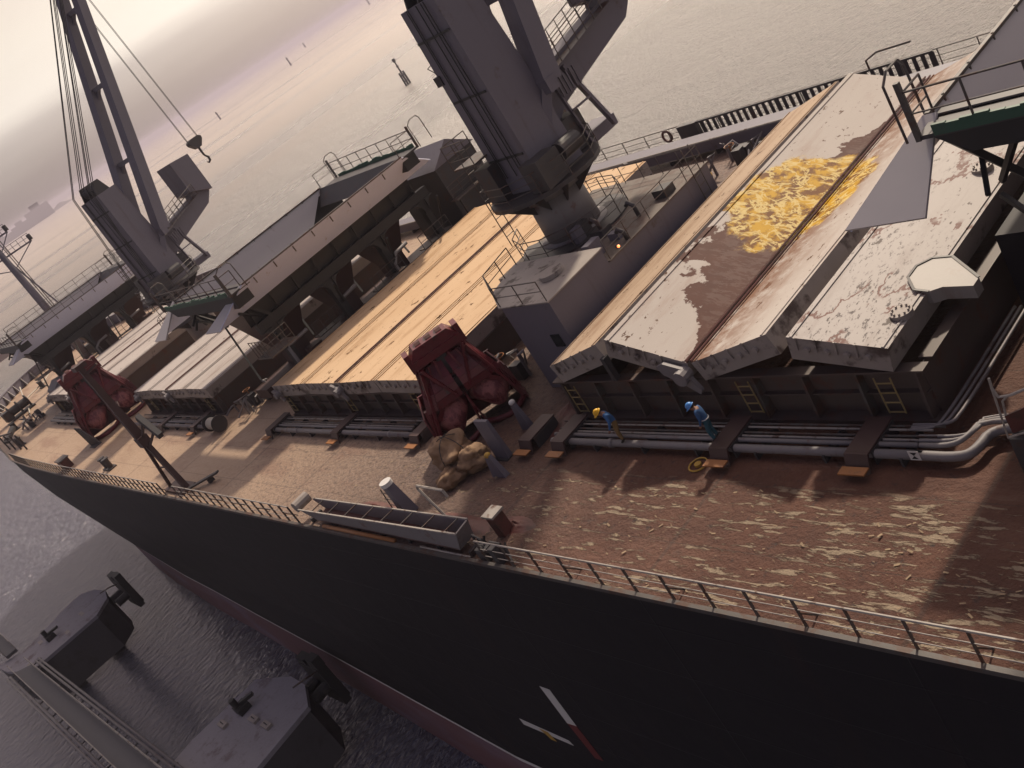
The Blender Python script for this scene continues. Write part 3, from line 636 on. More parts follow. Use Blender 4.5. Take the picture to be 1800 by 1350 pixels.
# ------------------------------------------------------------------ deck cranes
def crane(X, label, zb, slew, boom_up=True):
    """origin at pedestal foot; local +x (dx) = jib direction, dy = hinge axis"""
    c = Vector((X, CY, 0)); dx = Vector((math.cos(slew), math.sin(slew), 0)); dy = Vector((-dx.y, dx.x, 0)); up = Vector((0, 0, 1))
    L = lambda a, b, z_: c+dx*a+dy*b+up*z_
    r = thing('deck_crane', (X, CY, zb), label, 'crane')
    mb = MB(); mb.cyl(L(0, 0, zb), L(0, 0, 6.6), 1.55, 1.5, 28); mb.cyl(L(0, 0, zb), L(0, 0, zb+.15), 1.9, n=28); mb.cyl(L(0, 0, 6.45), L(0, 0, 6.85), 1.75, n=28)
    ped = mb.build('pedestal', 'pipe', r, True)
    # lower ring platform
    def ring(z_, r0, r1, a0, a1, nm, h):
        mb = MB(); n = 22; ang = [a0+(a1-a0)*i/n for i in range(n+1)]
        for a, b in zip(ang[:-1], ang[1:]):
            p = lambda t, rr, zz: c+Vector((rr*math.cos(t), rr*math.sin(t), zz))
            mb.add([p(a, r0, z_), p(b, r0, z_), p(b, r1, z_), p(a, r1, z_), p(a, r0, z_-.22), p(b, r0, z_-.22), p(b, r1, z_-.22), p(a, r1, z_-.22)], [(0, 3, 2, 1), (4, 5, 6, 7), (2, 3, 7, 6), (0, 1, 5, 4)])
        o = mb.build(nm, 'dark', r)
        mb = MB(); railing(mb, [c+Vector((r1*math.cos(a), r1*math.sin(a), z_)) for a in ang[::2]], h, 2, 1.2, .028); mb.build('railing', 'raildk', o)
        return o
    ring(4.1, 1.5, 3.1, rad(20), rad(330), 'lower_platform', 1.15)
    ring(7.25, 1.4, 3.15, rad(0), rad(360), 'slewing_platform', 1.15)
    mb = MB()
    for k in range(10):
        a = k*math.pi/5+.2; q = Vector((math.cos(a), math.sin(a), 0))
        mb.prism([c+q*1.5+up*6.95, c+q*2.95+up*6.95, c+q*1.5+up*5.9], Vector((-q.y, q.x, 0))*.06)
        if k % 2: mb.prism([c+q*1.5+up*3.86, c+q*2.9+up*3.86, c+q*1.5+up*2.9], Vector((-q.y, q.x, 0))*.06)
    mb.each('bracket', 'dark', r)
    # revolving house: tapering tower
    mb = MB(); W0, W1 = 1.95, 1.6; T = 17.4
    def fr(z_, hx, hy, ox=0): return [L(ox-hx, -hy, z_), L(ox+hx, -hy, z_), L(ox+hx, hy, z_), L(ox-hx, hy, z_)]
    rows = [fr(7.3, 1.5, 1.7), fr(8.6, 1.4, 1.62), fr(12.6, 1.35, 1.56, -.05), fr(T, 1.15, 1.45, -.2)]
    vs = sum(rows, []); fs = [(3, 2, 1, 0)]
    for q in range(3): fs += [(q*4+i, q*4+(i+1) % 4, q*4+4+(i+1) % 4, q*4+4+i) for i in range(4)]
    fs.append((12, 13, 14, 15)); mb.add(vs, fs); body = mb.build('tower', 'crane', r)
    mb = MB()
    for bz in (9.2, 12.6, 15.8): mb.beam(L(-1.43, -1.4, bz), L(-1.43, 1.4, bz), .06, .12)
    for b in (-.8, -.55, -.1, .7, .85): mb.tube([L(-1.5, b, 8.2), L(-1.47, b*.97, 12.6), L(-1.44, b*.93, T)], .03, 5)
    for b in (-1.0, -.3, .5): mb.tube([L(b, 1.72, 7.6), L(b, 1.66, 12.6), L(b*.9-.1, 1.54, T)], .035, 5)
    for k in range(24): mb.tube([L(-.02, 1.84, 8+k*.38), L(.45, 1.84, 8+k*.38)], .018, 4)
    for b in (-.02, .45): mb.tube([L(b, 1.84, 7.4), L(b, 1.84, T)], .025, 5)
    for bz in (10.6, 14.4): mb.box(L(.9, 1.3, bz)-Vector((.25, .25, 0)), L(.9, 1.3, bz)+Vector((.3, .3, .55)))
    mb.build('cable_run', 'black', r)
    mb = MB(); mb.cyl(L(-.4, -1.1, T+.6), L(-.4, 1.1, T+.6), .5, n=14)
    for b in (-1.05, 0, 1.05): mb.slab([L(-1.2, b, T), L(.5, b, T), L(.0, b, T+1.2), L(-.8, b, T+1.2)], .1)
    mb.build('sheave_head', 'dark', r)
    # machinery boxes round the foot and rear
    mb = MB(); mb.box(L(0, 0, 7.3)+Vector((-2.6, .6, 0)), L(0, 0, 7.3)+Vector((-1.3, 2.2, 1.5))); mb.box(L(0, 0, 7.3)+Vector((1.1, .5, 0)), L(0, 0, 7.3)+Vector((2.3, 2.0, 1.9))); mb.box(L(1.3, -1.2, 7.3), L(3.0, 1.0, 9.1)); mb.box(L(-.6, 1.75, 7.3), L(.9, 2.5, 8.6))
    mb.cyl(L(0, 0, 8.3)+Vector((-2.3, -1.0, 0)), L(0, 0, 8.3)+Vector((-2.3, .4, 0)), .5, n=18); mb.each('machinery_box', 'dark', r)
    # side balcony with ladder on the far left of the tower
    q = L(0, 0, 0)+Vector((2.3, 1.4, 0)); mb = MB()
    mb.box(q+Vector((-.9, -.9, 9.6)), q+Vector((.9, .9, 9.7))); railing(mb, [q+Vector((-.9, .9, 9.7)), q+Vector((.9, .9, 9.7)), q+Vector((.9, -.9, 9.7))], 1.3, 2, 1, .03)
    for k in range(8): mb.tube([q+Vector((.9, -.3, 5.2+k*.55)), q+Vector((.9, .3, 5.2+k*.55))], .025, 5)
    for y in (-.3, .3): mb.tube([q+Vector((.9, y, 4.6)), q+Vector((.9, y, 9.6))], .03, 5)
    mb.build('ladder_balcony', 'raildk', r)
    q = L(0, 0, 0)+Vector((1.35, .9, 0)); mb = MB(); mb.box(q+Vector((0, -.4, 13.6)), q+Vector((.5, .5, 14.1))); mb.tube([q+Vector((.3, 0, 14.1)), q+Vector((.3, .3, 14.7)), q+Vector((.7, .3, 14.6)), q+Vector((.6, 0, 14.1))], .03, 5); mb.build('lamp_bracket', 'dark', r)
    # fore bracket arm: box girder out under the jib, turning up into a broad end box
    A = 10.4
    mb = MB(); mb.prism([L(1.25, -.55, 8.4), L(3.0, -.55, 9.5), L(A-1, -.55, 11.0), L(A, -.55, 11.9), L(A, -.55, 13.2), L(A-2.0, -.55, 13.2), L(A-2.2, -.55, 12.4), L(1.25, -.55, 11.3)], dy*1.1); mb.build('arm', 'crane', r)
    mb = MB(); mb.prism([L(A-2.6, -1.1, 12.9), L(A+.05, -1.1, 11.95), L(A+.05, -1.1, 15.9), L(A-2.6, -1.1, 16.1)], dy*2.2)
    mb.build('arm_end_box', 'crane', r)
    mb = MB(); mb.add([L(2, -1.3, 11.15), L(A-2.1, -1.3, 12.35), L(A-2.1, -.56, 12.35), L(2, -.56, 11.15)], [(0, 1, 2, 3)]); mb.v = mb.v
    railing(mb, [L(2, -1.25, 11.15), L(A-2.1, -1.25, 12.35)], 1.15, 2, .8, .03); railing(mb, [L(2, .56, 11.1), L(A-2.1, .56, 12.35)], 1.15, 2, .8, .03); mb.build('walkway', 'raildk', r)
    # stay frame at the right of the tower foot
    mb = MB()
    for b in (-1.3, 1.3):
        mb.beam(L(4.6, b, 7.3), L(3.6, b*.8, 11.2), .18, .3, dy); mb.beam(L(2.7, b, 7.3), L(2.5, b*.8, 11.0), .12, .2, dy); mb.beam(L(2.6, b, 9.2), L(4.1, b, 9.2), .1, .1)
    for k in range(6): mb.beam(L(2.6+k*.27, -1.3, 10.0), L(2.6+k*.27, -1.3, 11.0), .09, .09, dy)
    mb.box(L(3.9, 0, 7.0)-Vector((.8, 1.4, 0)), L(3.9, 0, 7.6)+Vector((.8, 1.4, 0))); mb.build('frame', 'crane', r)
    return r, L, dx, dy
# near crane
c1, L1, dx1, dy1 = crane(39.5, 'tall grey crane rising beyond the top of the picture beside the zigzag hatch', 4.0, rad(-93))
def jib(r, L, root_z, reach, head_z, sep0, sep1, n_cross):
    H = [L(1.75, s_*sep0/2, root_z-1.4) for s_ in (-1, 1)]
    mb = MB(); mb.beam(L(1.55, -sep0/2-.6, root_z-1.5), L(1.55, sep0/2+.6, root_z-1.5), .7, .7)
    for s_ in (-1, 1): mb.beam(L(.6, s_*1.2, root_z-3.4), L(1.5, s_*sep0/2, root_z-1.6), .5, .5)
    mb.each('jib_hinge', 'crane', r); T = [L(reach, s_*sep1/2, head_z) for s_ in (-1, 1)]
    for a, b in zip(H, T): MB().beam(a, b, 1.15, 1.1, L(0, 1, 0)-L(0, 0, 0), 0, .85, .75).build('jib_leg', 'crane', r)
    mb = MB()
    for k in range(1, n_cross+1):
        t = k/(n_cross+1); mb.beam(H[0].lerp(T[0], t), H[1].lerp(T[1], t), .45, .4)
        for s_, (a, b) in enumerate(zip(H, T)):   # haunches
            p = a.lerp(b, t); o = (H[1-s_].lerp(T[1-s_], t)-p).normalized(); d = (b-a).normalized()
            mb.slab([p+o*.2, p+o*1.0, p+o*.2-d*1.4], .3)
    mb.each('jib_crosspiece', 'crane', r)
    return H, T
jib(c1, L1, 12.6, 7.5, 38, 3.4, 2.2, 5)
mb = MB()
for b in (-1.1, -.7, .7, 1.1): mb.tube([L1(-.8, b, 18), L1(7.3, b*.6, 37.8)], .03, 4)
mb.build('topping_rope', 'wire', c1)
# far crane
c2, L2, dx2, dy2 = crane(95.6, 'distant grey crane with twin-legged jib raised steeply at the left', 0, rad(-72))
head = ax(68, -98, 101.5)
lc = head-Vector((95.6, CY, 0)); reach = lc.dot(dx2); hz = head.z
H2, T2 = jib(c2, L2, 13.2, max(8, reach), hz, 3.6, 2.0, 3)
mb = MB()
for b in (-1.15, -.85, -.5, .5, .85, 1.15): mb.tube([L2(-.9, b, 18.1), L2(max(8, reach)-.1, b*.55, hz-.1)], .045, 4)
for b in (-1.5, -1.3, 1.3, 1.5): mb.tube([L2(-2.4, b, 9), L2(-1.6, b, 18.2), L2(max(8, reach), b*.4, hz+.3)], .04, 4)
mb.build('topping_rope', 'wire', c2)
# hook block hanging from the far jib
hk = ax(344, 252, 101.5)
o = thing('hook_block', hk-Vector((0, 0, 2)), 'crane hook block hanging on four thin ropes over the far water', 'hook')
mb = MB()
for s_, t_ in ((-.95, -.2), (-.7, .2), (.65, -.2), (.9, .2)):
    p = hk+dx2*s_+dy2*t_; mb.tube([p+Vector((0, 0, .4)), head+dx2*s_*.9+dy2*t_+Vector((0, 0, -.4))], .03, 4)
mb.build('rope', 'wire', o)
MB().prism([hk+dx2*a-dy2*.25+Vector((0, 0, z_)) for a, z_ in ((-1.0, .4), (-.6, .6), (.6, .6), (1.0, .4), (.95, .1), (.3, -.5), (-.3, -.5), (-.95, .1))], dy2*.5).build('block', 'dark', o)
mb = MB(); mb.tube([hk+Vector((0, 0, z_))+dx2*a for a, z_ in ((0, -.4), (0, -1.3), (.08, -1.5), (.32, -1.75), (.27, -2.1), (0, -2.25), (-.22, -2.1))], [.15, .12, .1, .13, .13, .1, .05], 8); mb.build('hook', 'dark', o, True)
# ------------------------------------------------------------------ chip hoppers spanning the deck between hatches
def hopper(xc, label, rails=True, net=True, topbox=False):
    r = thing('chip_hopper', (xc, CY, 0), label, 'hopper')
    P0, P1 = -24.1, -39.4     # ends of the rim
    ZR = 8.8; hx = 6.3; zb_ = 7.0; yb0, yb1 = -21.8, -42.8; lean = 2.0
    for s_ in (-1, 1):
        X = xc+s_*hx; Xb = X+lean
        MB().slab([(X-s_*.3 if s_ < 0 else X, P0, ZR), (X-s_*.3 if s_ < 0 else X, P1, ZR), (X+(4.2 if s_ < 0 else -1.0), P1+3.4, 6.5), (X+(4.2 if s_ < 0 else -1.0), P0-3.4, 6.5)], .05*s_).build('inner_wall', 'plate', r)
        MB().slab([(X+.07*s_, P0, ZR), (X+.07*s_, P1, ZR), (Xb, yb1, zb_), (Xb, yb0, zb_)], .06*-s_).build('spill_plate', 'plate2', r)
        for y, yb in ((P0, yb0), (P1, yb1)):
            MB().slab([(X+.1, y, ZR+.002), (Xb+.1, yb, zb_+.002), (Xb+(2.6 if s_ < 0 else -2.3), yb, zb_+.002), (X+(.45 if s_ < 0 else -.3), y, ZR+.002)], .09).build('end_gusset', 'plate', r)
        mb = MB(); mb.beam((X, P0, ZR+.04), (X, P1, ZR+.04), .14, .1)
        for k in range(8): y = P0-1-k*1.75; mb.beam((X-s_*.03, y, ZR-.5), (X-s_*.03, y, ZR+.12), .07, .05, (1, 0, 0))
        mb.build('rim', 'raildk', r)
    MB().slab([(xc-hx, P0, ZR), (xc+hx, P0, ZR), (xc+hx-.5, P0-1.2, 7.7), (xc-hx+2.1, P0-1.2, 7.7)], .05).build('end_wall', 'dark', r)
    MB().slab([(xc-hx, P1, ZR), (xc+hx, P1, ZR), (xc+hx-.5, P1+1.2, 7.7), (xc-hx+2.1, P1+1.2, 7.7)], -.05).build('end_wall', 'dark', r)
    for (y0, y1) in ((-23.1, -24.75), (-39.45, -41.2)):
        MB().box((xc-hx+.1, y0, ZR-.2), (xc+hx-.1, y1, ZR-.08)).build('platform', 'dark', r)
        MB().prism([(xc-hx+.4, y0-.12, ZR-.21), (xc+hx-.4, y0-.12, ZR-.21), (xc+hx-1.3, y0-.12, ZR-.85), (xc-hx+.4, y0-.12, ZR-1.15)], (0, -1.3, 0)).build('platform_girder', 'black', r)
        if y0 > -30: MB().beam((xc+hx-.3, y0-.5, ZR-.25), (xc+hx-1.6, y0-2.6, 5.2), .2, .2).beam((xc+hx-.5, y0-2.2, ZR-.9), (xc+hx-.9, y0-.7, 6.3), .12, .14).beam((xc+hx-2.2, y0-.6, ZR-.9), (xc+hx-.9, y0-1.6, 6.2), .14, .16).each('platform_brace', 'black', r)
        mb = MB(); yy = y0 if y0 > -30 else y1
        railing(mb, [(xc-hx+.2, P0 if y0 > -30 else P1, ZR-.05), (xc-hx+.2, yy, ZR-.05), (xc+hx-.2, yy, ZR-.05), (xc+hx-.2, P0 if y0 > -30 else P1, ZR-.05)], 1.25, 1, 1.6, .035)
        for s_ in (-1, 1):      # looped gate rails at both ends
            X = xc+s_*(hx-.15)
            for dz in (0, .12):
                mb.tube([(X+s_*.35, yy, ZR-.2), (X+s_*.35, yy+.02, ZR+1.5), (X+s_*.35, yy-.35, ZR+1.75), (X+s_*.35, yy-1.0, ZR+1.75), (X+s_*.35, yy-1.2, ZR+1.5), (X+s_*.35, yy-1.25, ZR-.2)], .04, 5) if dz == 0 else None
            mb.beam((X, yy, ZR-.2), (X, yy, ZR+1.5), .14, .14)
        mb.build('railing', 'raildk', r)
        if net:
            mb = MB(); n = 30
            for i in range(n):
                x0 = xc-hx+.6+i*(2*hx-1.2)/n; x1 = x0+(2*hx-1.2)/n; h0 = .18+.14*noise.noise(Vector((i*.7, xc, y0)))
                mb.box((x0, yy-.06, ZR-.14), (x1, yy+.05, ZR-.02+h0))
            mb.build('netting', 'green', r)
    # under-structure: girder, hanging side skirt, legs with haunches
    for s_ in (-1, 1):
        X = xc+(hx+.3 if s_ > 0 else -hx+2.7)
        mb = MB(); mb.beam((X, -24.2 if s_ < 0 else -31, 5.35), (X, -41.4, 5.35), .5, .75); mb.build('girder', 'black', r)
        mb = MB(); ys = -24 if s_ < 0 else -30; mb.slab([(X+.1*s_, ys, ZR-.5), (X+.1*s_, -40.6, ZR-.5), (X-.25*s_, -40.6, 5.7), (X-.25*s_, ys-(0 if s_ < 0 else 2), 5.7)], .05*-s_); mb.build('skirt', 'black', r)
        mb = MB()
        for k in range(0 if s_ < 0 else 4, 9): y = -24.4-k*2.0; mb.beam((X+.2*s_, y, ZR-.6), (X, y, 5.3), .12, .1, (1, 0, 0))
        mb.each('skirt_rib', 'black', r)
        for y in ((-25.2, -30.4, -35.5, -40.4) if s_ < 0 else (-35.5, -40.4)):
            mb = MB(); mb.beam((X, y, 0), (X, y, 5.0), .55, .5, (1, 0, 0))
            for q in (-1, 1):
                prev = None
                for k in range(6):       # curved haunch
                    a = k*math.pi/10; p = (X, y+q*(.27+.85*(1-math.cos(a))), 5.0-.9*(1-math.sin(a)))
                    if prev: mb.prism([prev, p, (p[0], p[1], 5.0), (prev[0], prev[1], 5.0)], (.4*s_, 0, 0))
                    prev = p
            mb.build('leg', 'black', r)
    for y in (-27, -32.3, -37.6):
        mb = MB(); rows = [[(xc+sx*2.3, y+sy*2.4, 6.45) for sx, sy in ((-1, -1), (1, -1), (1, 1), (-1, 1))], [(xc+sx*.8, y+sy*.8, 2.3) for sx, sy in ((-1, -1), (1, -1), (1, 1), (-1, 1))], [(xc+sx*.8, y+sy*.8, 1.2) for sx, sy in ((-1, -1), (1, -1), (1, 1), (-1, 1))]]
        mb.add(sum(rows, []), [(q*4+i, q*4+(i+1) % 4, q*4+4+(i+1) % 4, q*4+4+i) for q in range(2) for i in range(4)]); mb.build('outlet_cone', 'mastrust', r)
    mb = MB(); mb.box((xc-1, -23, .5), (xc+1, -46, 1.2)); mb.build('cross_conveyor', 'mastrust', r)
    mb = MB()
    for q in range(4):
        y = -24-q*5.4; mb.beam((xc-hx, y, 5.1), (xc-1.5, y-2, 1.3), .14, .14); mb.beam((xc+hx, y-2, 5.1), (xc+1.5, y, 1.3), .14, .14)
    mb.each('brace', 'black', r)
    rs = random.Random(int(xc))
    for q in range(9):
        y = -25-q*1.75; x = xc-hx+rs.uniform(2.2, 3.4)
        if q % 3 == 0: MB().tube([(x, y, .2), (x, y, 2.6+rs.random()), (x+.4, y-.8, 3.2), (x+.3, y-2.0, 3.3)], .14, 8).build('feed_pipe', 'pipe', r, True)
        elif q % 3 == 1: MB().box((x, y, 0), (x+1.1, y-1.0, 1.2+rs.random()*1.6)).build('drive_box', 'mastrust', r)
        else:
            mb = MB(); railing(mb, [(x-.3, y+.9, 2.2), (x-.3, y-2.2, 2.2)], 1.0, 1, .8, .03); mb.beam((x, y+.9, 2.15), (x, y-2.2, 2.15), .9, .08); mb.build('gangway', 'raildk', r)
    # diagonal brackets below the port platform
    mb = MB()
    for X in (xc-3.8, xc+3.6):
        mb.beam((X, -23.3, ZR-.25), (X, -25.6, 5.6), .22, .22); mb.beam((X+.9, -25.6, 5.6), (X-.9, -23.4, 7.2), .12, .16); mb.beam((X, -23.2, 7.0), (X, -25, ZR-.3), .12, .16)
    mb.each('platform_bracket', 'black', r)
    # small landing with rails under the aft port corner
    mb = MB(); mb.box((xc-hx-1.6, -22.2, 4.3), (xc-hx+.6, -24.4, 4.4)); railing(mb, [(xc-hx+.5, -22.25, 4.4), (xc-hx-1.55, -22.25, 4.4), (xc-hx-1.55, -24.3, 4.4)], 1.2, 2, .55, .028); mb.build('landing', 'raildk', r)
    if topbox:
        mb = MB(); railing(mb, [(xc-hx+.05, -23.2, ZR+.1), (xc-hx+.05, P1, ZR+.1)], 2.0, 3, 1.35, .03); mb.build('top_fence', 'raildk', r)
    return r
hopper(8.3, 'near chip hopper at the right edge with green netting on its platform')
hopper(67.5, 'middle chip hopper spanning the deck beyond the tan hatch')
hopper(130.3, 'farthest chip hopper towards the bow with a tall mesh fence on top', topbox=True, net=False)
# transfer tower at the far end of the middle hopper
o = thing('transfer_tower', (66.5, -44.5, 0), 'dark gabled transfer tower at the far end of the middle hopper', 'tower')
MB().box((63.2, -42.6, 0), (69.5, -46.8, 6.2)).build('wall', 'dark', o)
MB().prism([(63, -42.4, 6.2), (63, -47, 6.2), (63, -44.7, 7.6)], (6.7, 0, 0)).build('roof', 'crane', o)
mb = MB(); railing(mb, [(62.9, -42.5, 3.6), (62.9, -47, 3.6)], 1.1, 2, 1.0); mb.box((62.3, -42.3, 3.5), (63.2, -47, 3.6)); mb.build('balcony', 'raildk', o)
mb = MB()
for y in (-42.7, -46.7): mb.beam((62.5, y, 0), (62.5, y, 3.5), .2, .2)
mb.beam((62.5, -42.7, .2), (62.5, -46.7, 3.4), .14, .14); mb.each('stilt', 'dark', o)
# ------------------------------------------------------------------ grabs
def grab(loc, rz, label, s=1.0):
    r = thing('cargo_grab', (0, 0, 0), label, 'grab', 'red grabs standing on the port deck')
    # two scoops side by side, mouths tipped to port
    for k, s_ in enumerate((-1, 1)):
        mb = MB(); vs = []; fs = []; nu, nv = 14, 10; cx = s_*1.5
        for i in range(nu+1):
            for j in range(nv+1):
                a = math.pi*(i/nu); b = rad(-35)+rad(170)*j/nv
                x = cx+1.55*math.cos(a)*(.35+.65*abs(math.sin(b)) if False else 1)*(.55+.45*math.sin(math.pi*j/nv))
                y = -.4+1.45*math.sin(a)*math.cos(b)*.9+.3; z_ = 1.35+1.35*math.sin(a)*math.sin(b)*.9-.25*math.cos(a)*s_*.5
                vs.append((x, y, z_))
        fs = [(i*(nv+1)+j, i*(nv+1)+j+1, (i+1)*(nv+1)+j+1, (i+1)*(nv+1)+j) for i in range(nu) for j in range(nv)]
        mb.add(vs, fs); sh = mb.build('scoop', 'worn', r, True)
        mb = MB(); mb.tube([(cx-1.6, -.1, .25), (cx-1.5, .75, .3), (cx-.8, 1.25, .2), (cx, 1.4, .1), (cx+.8, 1.25, .2), (cx+1.5, .75, .3), (cx+1.6, -.1, .25)], .17, 8); mb.build('lip', 'grab', r, True)
        mb = MB(); mb.slab([(cx-s_*1.65, -1.1, .1), (cx-s_*1.65, 1.0, .2), (cx-s_*1.5, .9, 2.2), (cx-s_*1.3, -.8, 2.9)], .1); mb.slab([(cx+s_*1.55, -1.2, .1), (cx+s_*1.6, 1.1, .2), (cx+s_*1.5, .7, 2.3), (cx+s_*1.1, -.7, 3.0)], .1)
        mb.slab([(cx-1.5, -1.0, .2), (cx+1.5, -1.0, .2), (cx+1.2, -.8, 3.0), (cx-1.2, -.8, 3.0)], .1); mb.build('shell_plate', 'grab', r)
    for s_ in (-1, 1):
        for y in (-.75, .75):
            MB().beam((s_*2.95, y*1.1, .9), (s_*1.35, y*.7, 5.0), .3, .36).build('arm', 'grab', r)
        MB().beam((s_*2.95, .8, .4), (s_*2.6, .6, 2.6), .36, .42).build('side_post', 'grab', r)
        MB().cyl((s_*.55, .2, 4.7), (s_*1.5, .7, 2.3), .16, .12, 10).build('ram', 'grab', r, True)
        MB().beam((s_*.1, .5, 3.6), (s_*2.3, .9, 1.9), .2, .25).build('strut', 'grab', r)
    mb = MB(); mb.box((-1.7, -.75, 4.75), (1.7, .75, 5.2)); mb.prism([(-1.7, -.6, 5.2), (1.7, -.6, 5.2), (1.2, -.6, 5.75), (-1.2, -.6, 5.75)], (0, 1.2, 0))
    mb.box((-1.95, -.5, 4.6), (-1.6, .5, 5.65)); mb.box((1.6, -.5, 4.6), (1.95, .5, 5.65)); mb.build('head_frame', 'grab', r)
    MB().slab([(-2.6, -.95, .3), (2.6, -.95, .3), (1.5, -.6, 4.8), (-1.5, -.6, 4.8)], .12).build('back_plate', 'grab', r)
    for s_ in (-1, 1):
        MB().slab([(s_*2.75, -.9, .3), (s_*2.85, .75, .4), (s_*1.75, .5, 4.8), (s_*1.55, -.6, 4.8)], .1).build('side_plate', 'grab', r)
        prev = None
        for q in range(6):       # curved upper shell over each scoop
            t = q/5; yy = .35+.75*math.sin(t*math.pi*.55); zz = 4.45-2.0*t; cur = [(s_*(.12+.05*t), yy-.05, zz), (s_*(1.2+.75*t), yy, zz), (s_*(1.75+.95*t), yy-.35, zz)]
            if prev:
                MB().slab([prev[0], prev[1], cur[1], cur[0]], .07*s_).slab([prev[1], prev[2], cur[2], cur[1]], .07*s_).build('shell_cover', 'grab', r)
            prev = cur
        for (x0, z0, x1, z1) in ((1.5, 4.7, .5, 2.6), (1.6, 4.5, 2.75, 1.2)):
            MB().beam((s_*x0, .85, z0), (s_*x1, 1.15, z1), .2, .16).build('truss_bar', 'grab', r)
        for q in range(3): MB().beam((s_*(.5+q*.5), .72, 4.7-.1*q), (s_*(.9+q*.75), .95, 2.3), .1, .12).build('hanger', 'grab', r)
    for x in (-.75, 0, .75): MB().cyl((x-.2, 0, 5.45), (x+.2, 0, 5.45), .48, n=16).build('sheave', 'redrust', r)
    mb = MB(); mb.box((-.9, -.6, 2.7), (.9, .6, 3.3)); mb.box((-.35, -.4, 3.3), (.35, .4, 4.75)); mb.build('lower_block', 'dark', r)
    mb = MB()
    for x in (-.75, -.3, .3, .75): mb.tube([(x, .15, 3.3), (x, .15, 5.5)], .035, 5)
    mb.build('reeving', 'wire', r)
    r.location = loc; r.rotation_euler = (0, 0, rz); r.scale = (.77*s, .9*s, .9*s); return r
g1 = grab((39.9, -21.5, 0), rad(62), 'dark red clamshell grab standing in front of the tan hatch')
g2 = copy_tree(g1); g2['label'] = 'farther dark red grab standing beside the light mast and the foremost hatch'
g2.location = (97.0, -20.6, 0); g2.rotation_euler = (0, 0, rad(80)); g2.scale = (.98, 1.0, 1.12)
# ------------------------------------------------------------------ light mast at the port rail
b0 = Vector((66.4, -14.35, 0))
o = thing('light_mast', b0, 'tall rusty mast on splayed legs at the port rail with a floodlight bracket', 'mast')
MB().beam(b0+Vector((-.9, 0, 0)), b0+Vector((-.1, 0, 4.2)), .34, .34, (1, 0, 0)).build('leg', 'mastrust', o)
MB().beam(b0+Vector((.0, -.1, 0)), b0+Vector((.0, 0, 4.2)), .28, .28, (1, 0, 0)).build('leg', 'mastrust', o)
MB().beam(b0+Vector((1.9, .2, 0)), b0+Vector((.25, 0, 4.4)), .2, .22, (1, 0, 0)).build('leg', 'mastrust', o)
MB().beam(b0+Vector((0, 0, 4.0)), b0+Vector((.1, 0, 10.2)), .62, .55, (1, 0, 0), 0, .32, .3).build('post', 'mastrust', o)
mb = MB(); mb.beam(b0+Vector((.5, .0, 1.8)), b0+Vector((1.3, .1, 1.8)), .1, .1); mb.beam(b0+Vector((-.5, .0, 1.9)), b0+Vector((.2, .1, 1.9)), .1, .1); mb.each('brace', 'mastrust', o)
mb = MB(); mb.box(b0+Vector((-.5, -.35, 3.8)), b0+Vector((.4, .35, 4.5))); mb.build('gusset', 'mastrust', o)
mb = MB(); q = b0+Vector((-.2, 0, 4.2)); mb.beam(q, q+Vector((-1.5, -.4, 1.3)), .14, .14); mb.beam(q+Vector((-.3, 0, -.5)), q+Vector((-2.2, -.4, .5)), .14, .14); mb.each('lamp_bracket', 'mastrust', o)
mb = MB(); mb.beam(q+Vector((-1.2, -.4, 1.6)), q+Vector((-2.7, -.4, .1)), .5, .35, (0, 1, 0)); mb.build('floodlight', 'dark', o)
mb = MB(); mb.beam(b0+Vector((.1, 0, 9.6)), b0+Vector((-1.0, -.7, 9.9)), .14, .14); mb.beam(b0+Vector((.1, 0, 6.2)), b0+Vector((1.2, -.6, 6.9)), .14, .14); mb.box(b0+Vector((-.4, -.4, 10.1)), b0+Vector((.5, .4, 10.4))); mb.each('top_bracket', 'mastrust', o)
MB().box(b0+Vector((-1.4, -.5, 0)), b0+Vector((2.2, .6, .16))).build('base_plate', 'mastrust', o)
o = thing('boat_hook_plank', b0+Vector((-2.6, -1, 0)), 'short dark plank leaning by the foot of the light mast', 'plank')
MB().beam(b0+Vector((-1.6, .2, .2)), b0+Vector((-4.2, -1.3, .5)), .3, .12).build('plank', 'dark', o)
MB().box(b0+Vector((-3.4, -1.1, 0)), b0+Vector((-3.1, -.7, .4))).build('chock', 'dark', o)
# ------------------------------------------------------------------ grey trough (manifold tray) at the rail
o = thing('drip_tray', (38.5, -14, 0), 'long grey open drip trough mounted along the port rail', 'trough')
A0, A1 = Vector((46.2, -13.75, 0)), Vector((32.3, -13.65, 0)); ins = Vector((0, -.75, 0))
MB().slab([A0+Vector((.6, .1, .8)), A1+Vector((0, .1, 1.2)), A1+Vector((.6, .1, .25)), A0+Vector((-.8, .1, .25))], .06).build('outer_side', 'pipe', o)
MB().slab([A0+ins+Vector((.3, 0, .8)), A1+ins+Vector((.2, 0, 1.15)), A1+ins+Vector((.6, 0, .25)), A0+ins+Vector((-.5, 0, .25))], -.06).build('inner_side', 'crane', o)
MB().slab([A1+Vector((0, .1, 1.2)), A1+ins+Vector((.2, 0, 1.15)), A1+ins+Vector((.6, 0, .25)), A1+Vector((.6, .1, .25))], .06).build('end_plate', 'pipe', o)
MB().slab([A0+Vector((-.8, .1, .26)), A1+Vector((.6, .1, .26)), A1+ins+Vector((.6, 0, .26)), A0+ins+Vector((-.5, 0, .26))], .05).build('bottom', 'redrust', o)
mb = MB(); mb.beam(A0+Vector((.6, .12, .83)), A1+Vector((0, .12, 1.23)), .07, .07); mb.beam(A0+ins+Vector((.3, 0, .83)), A1+ins+Vector((.2, 0, 1.18)), .06, .06); mb.build('rim', 'rail', o)
mb = MB()
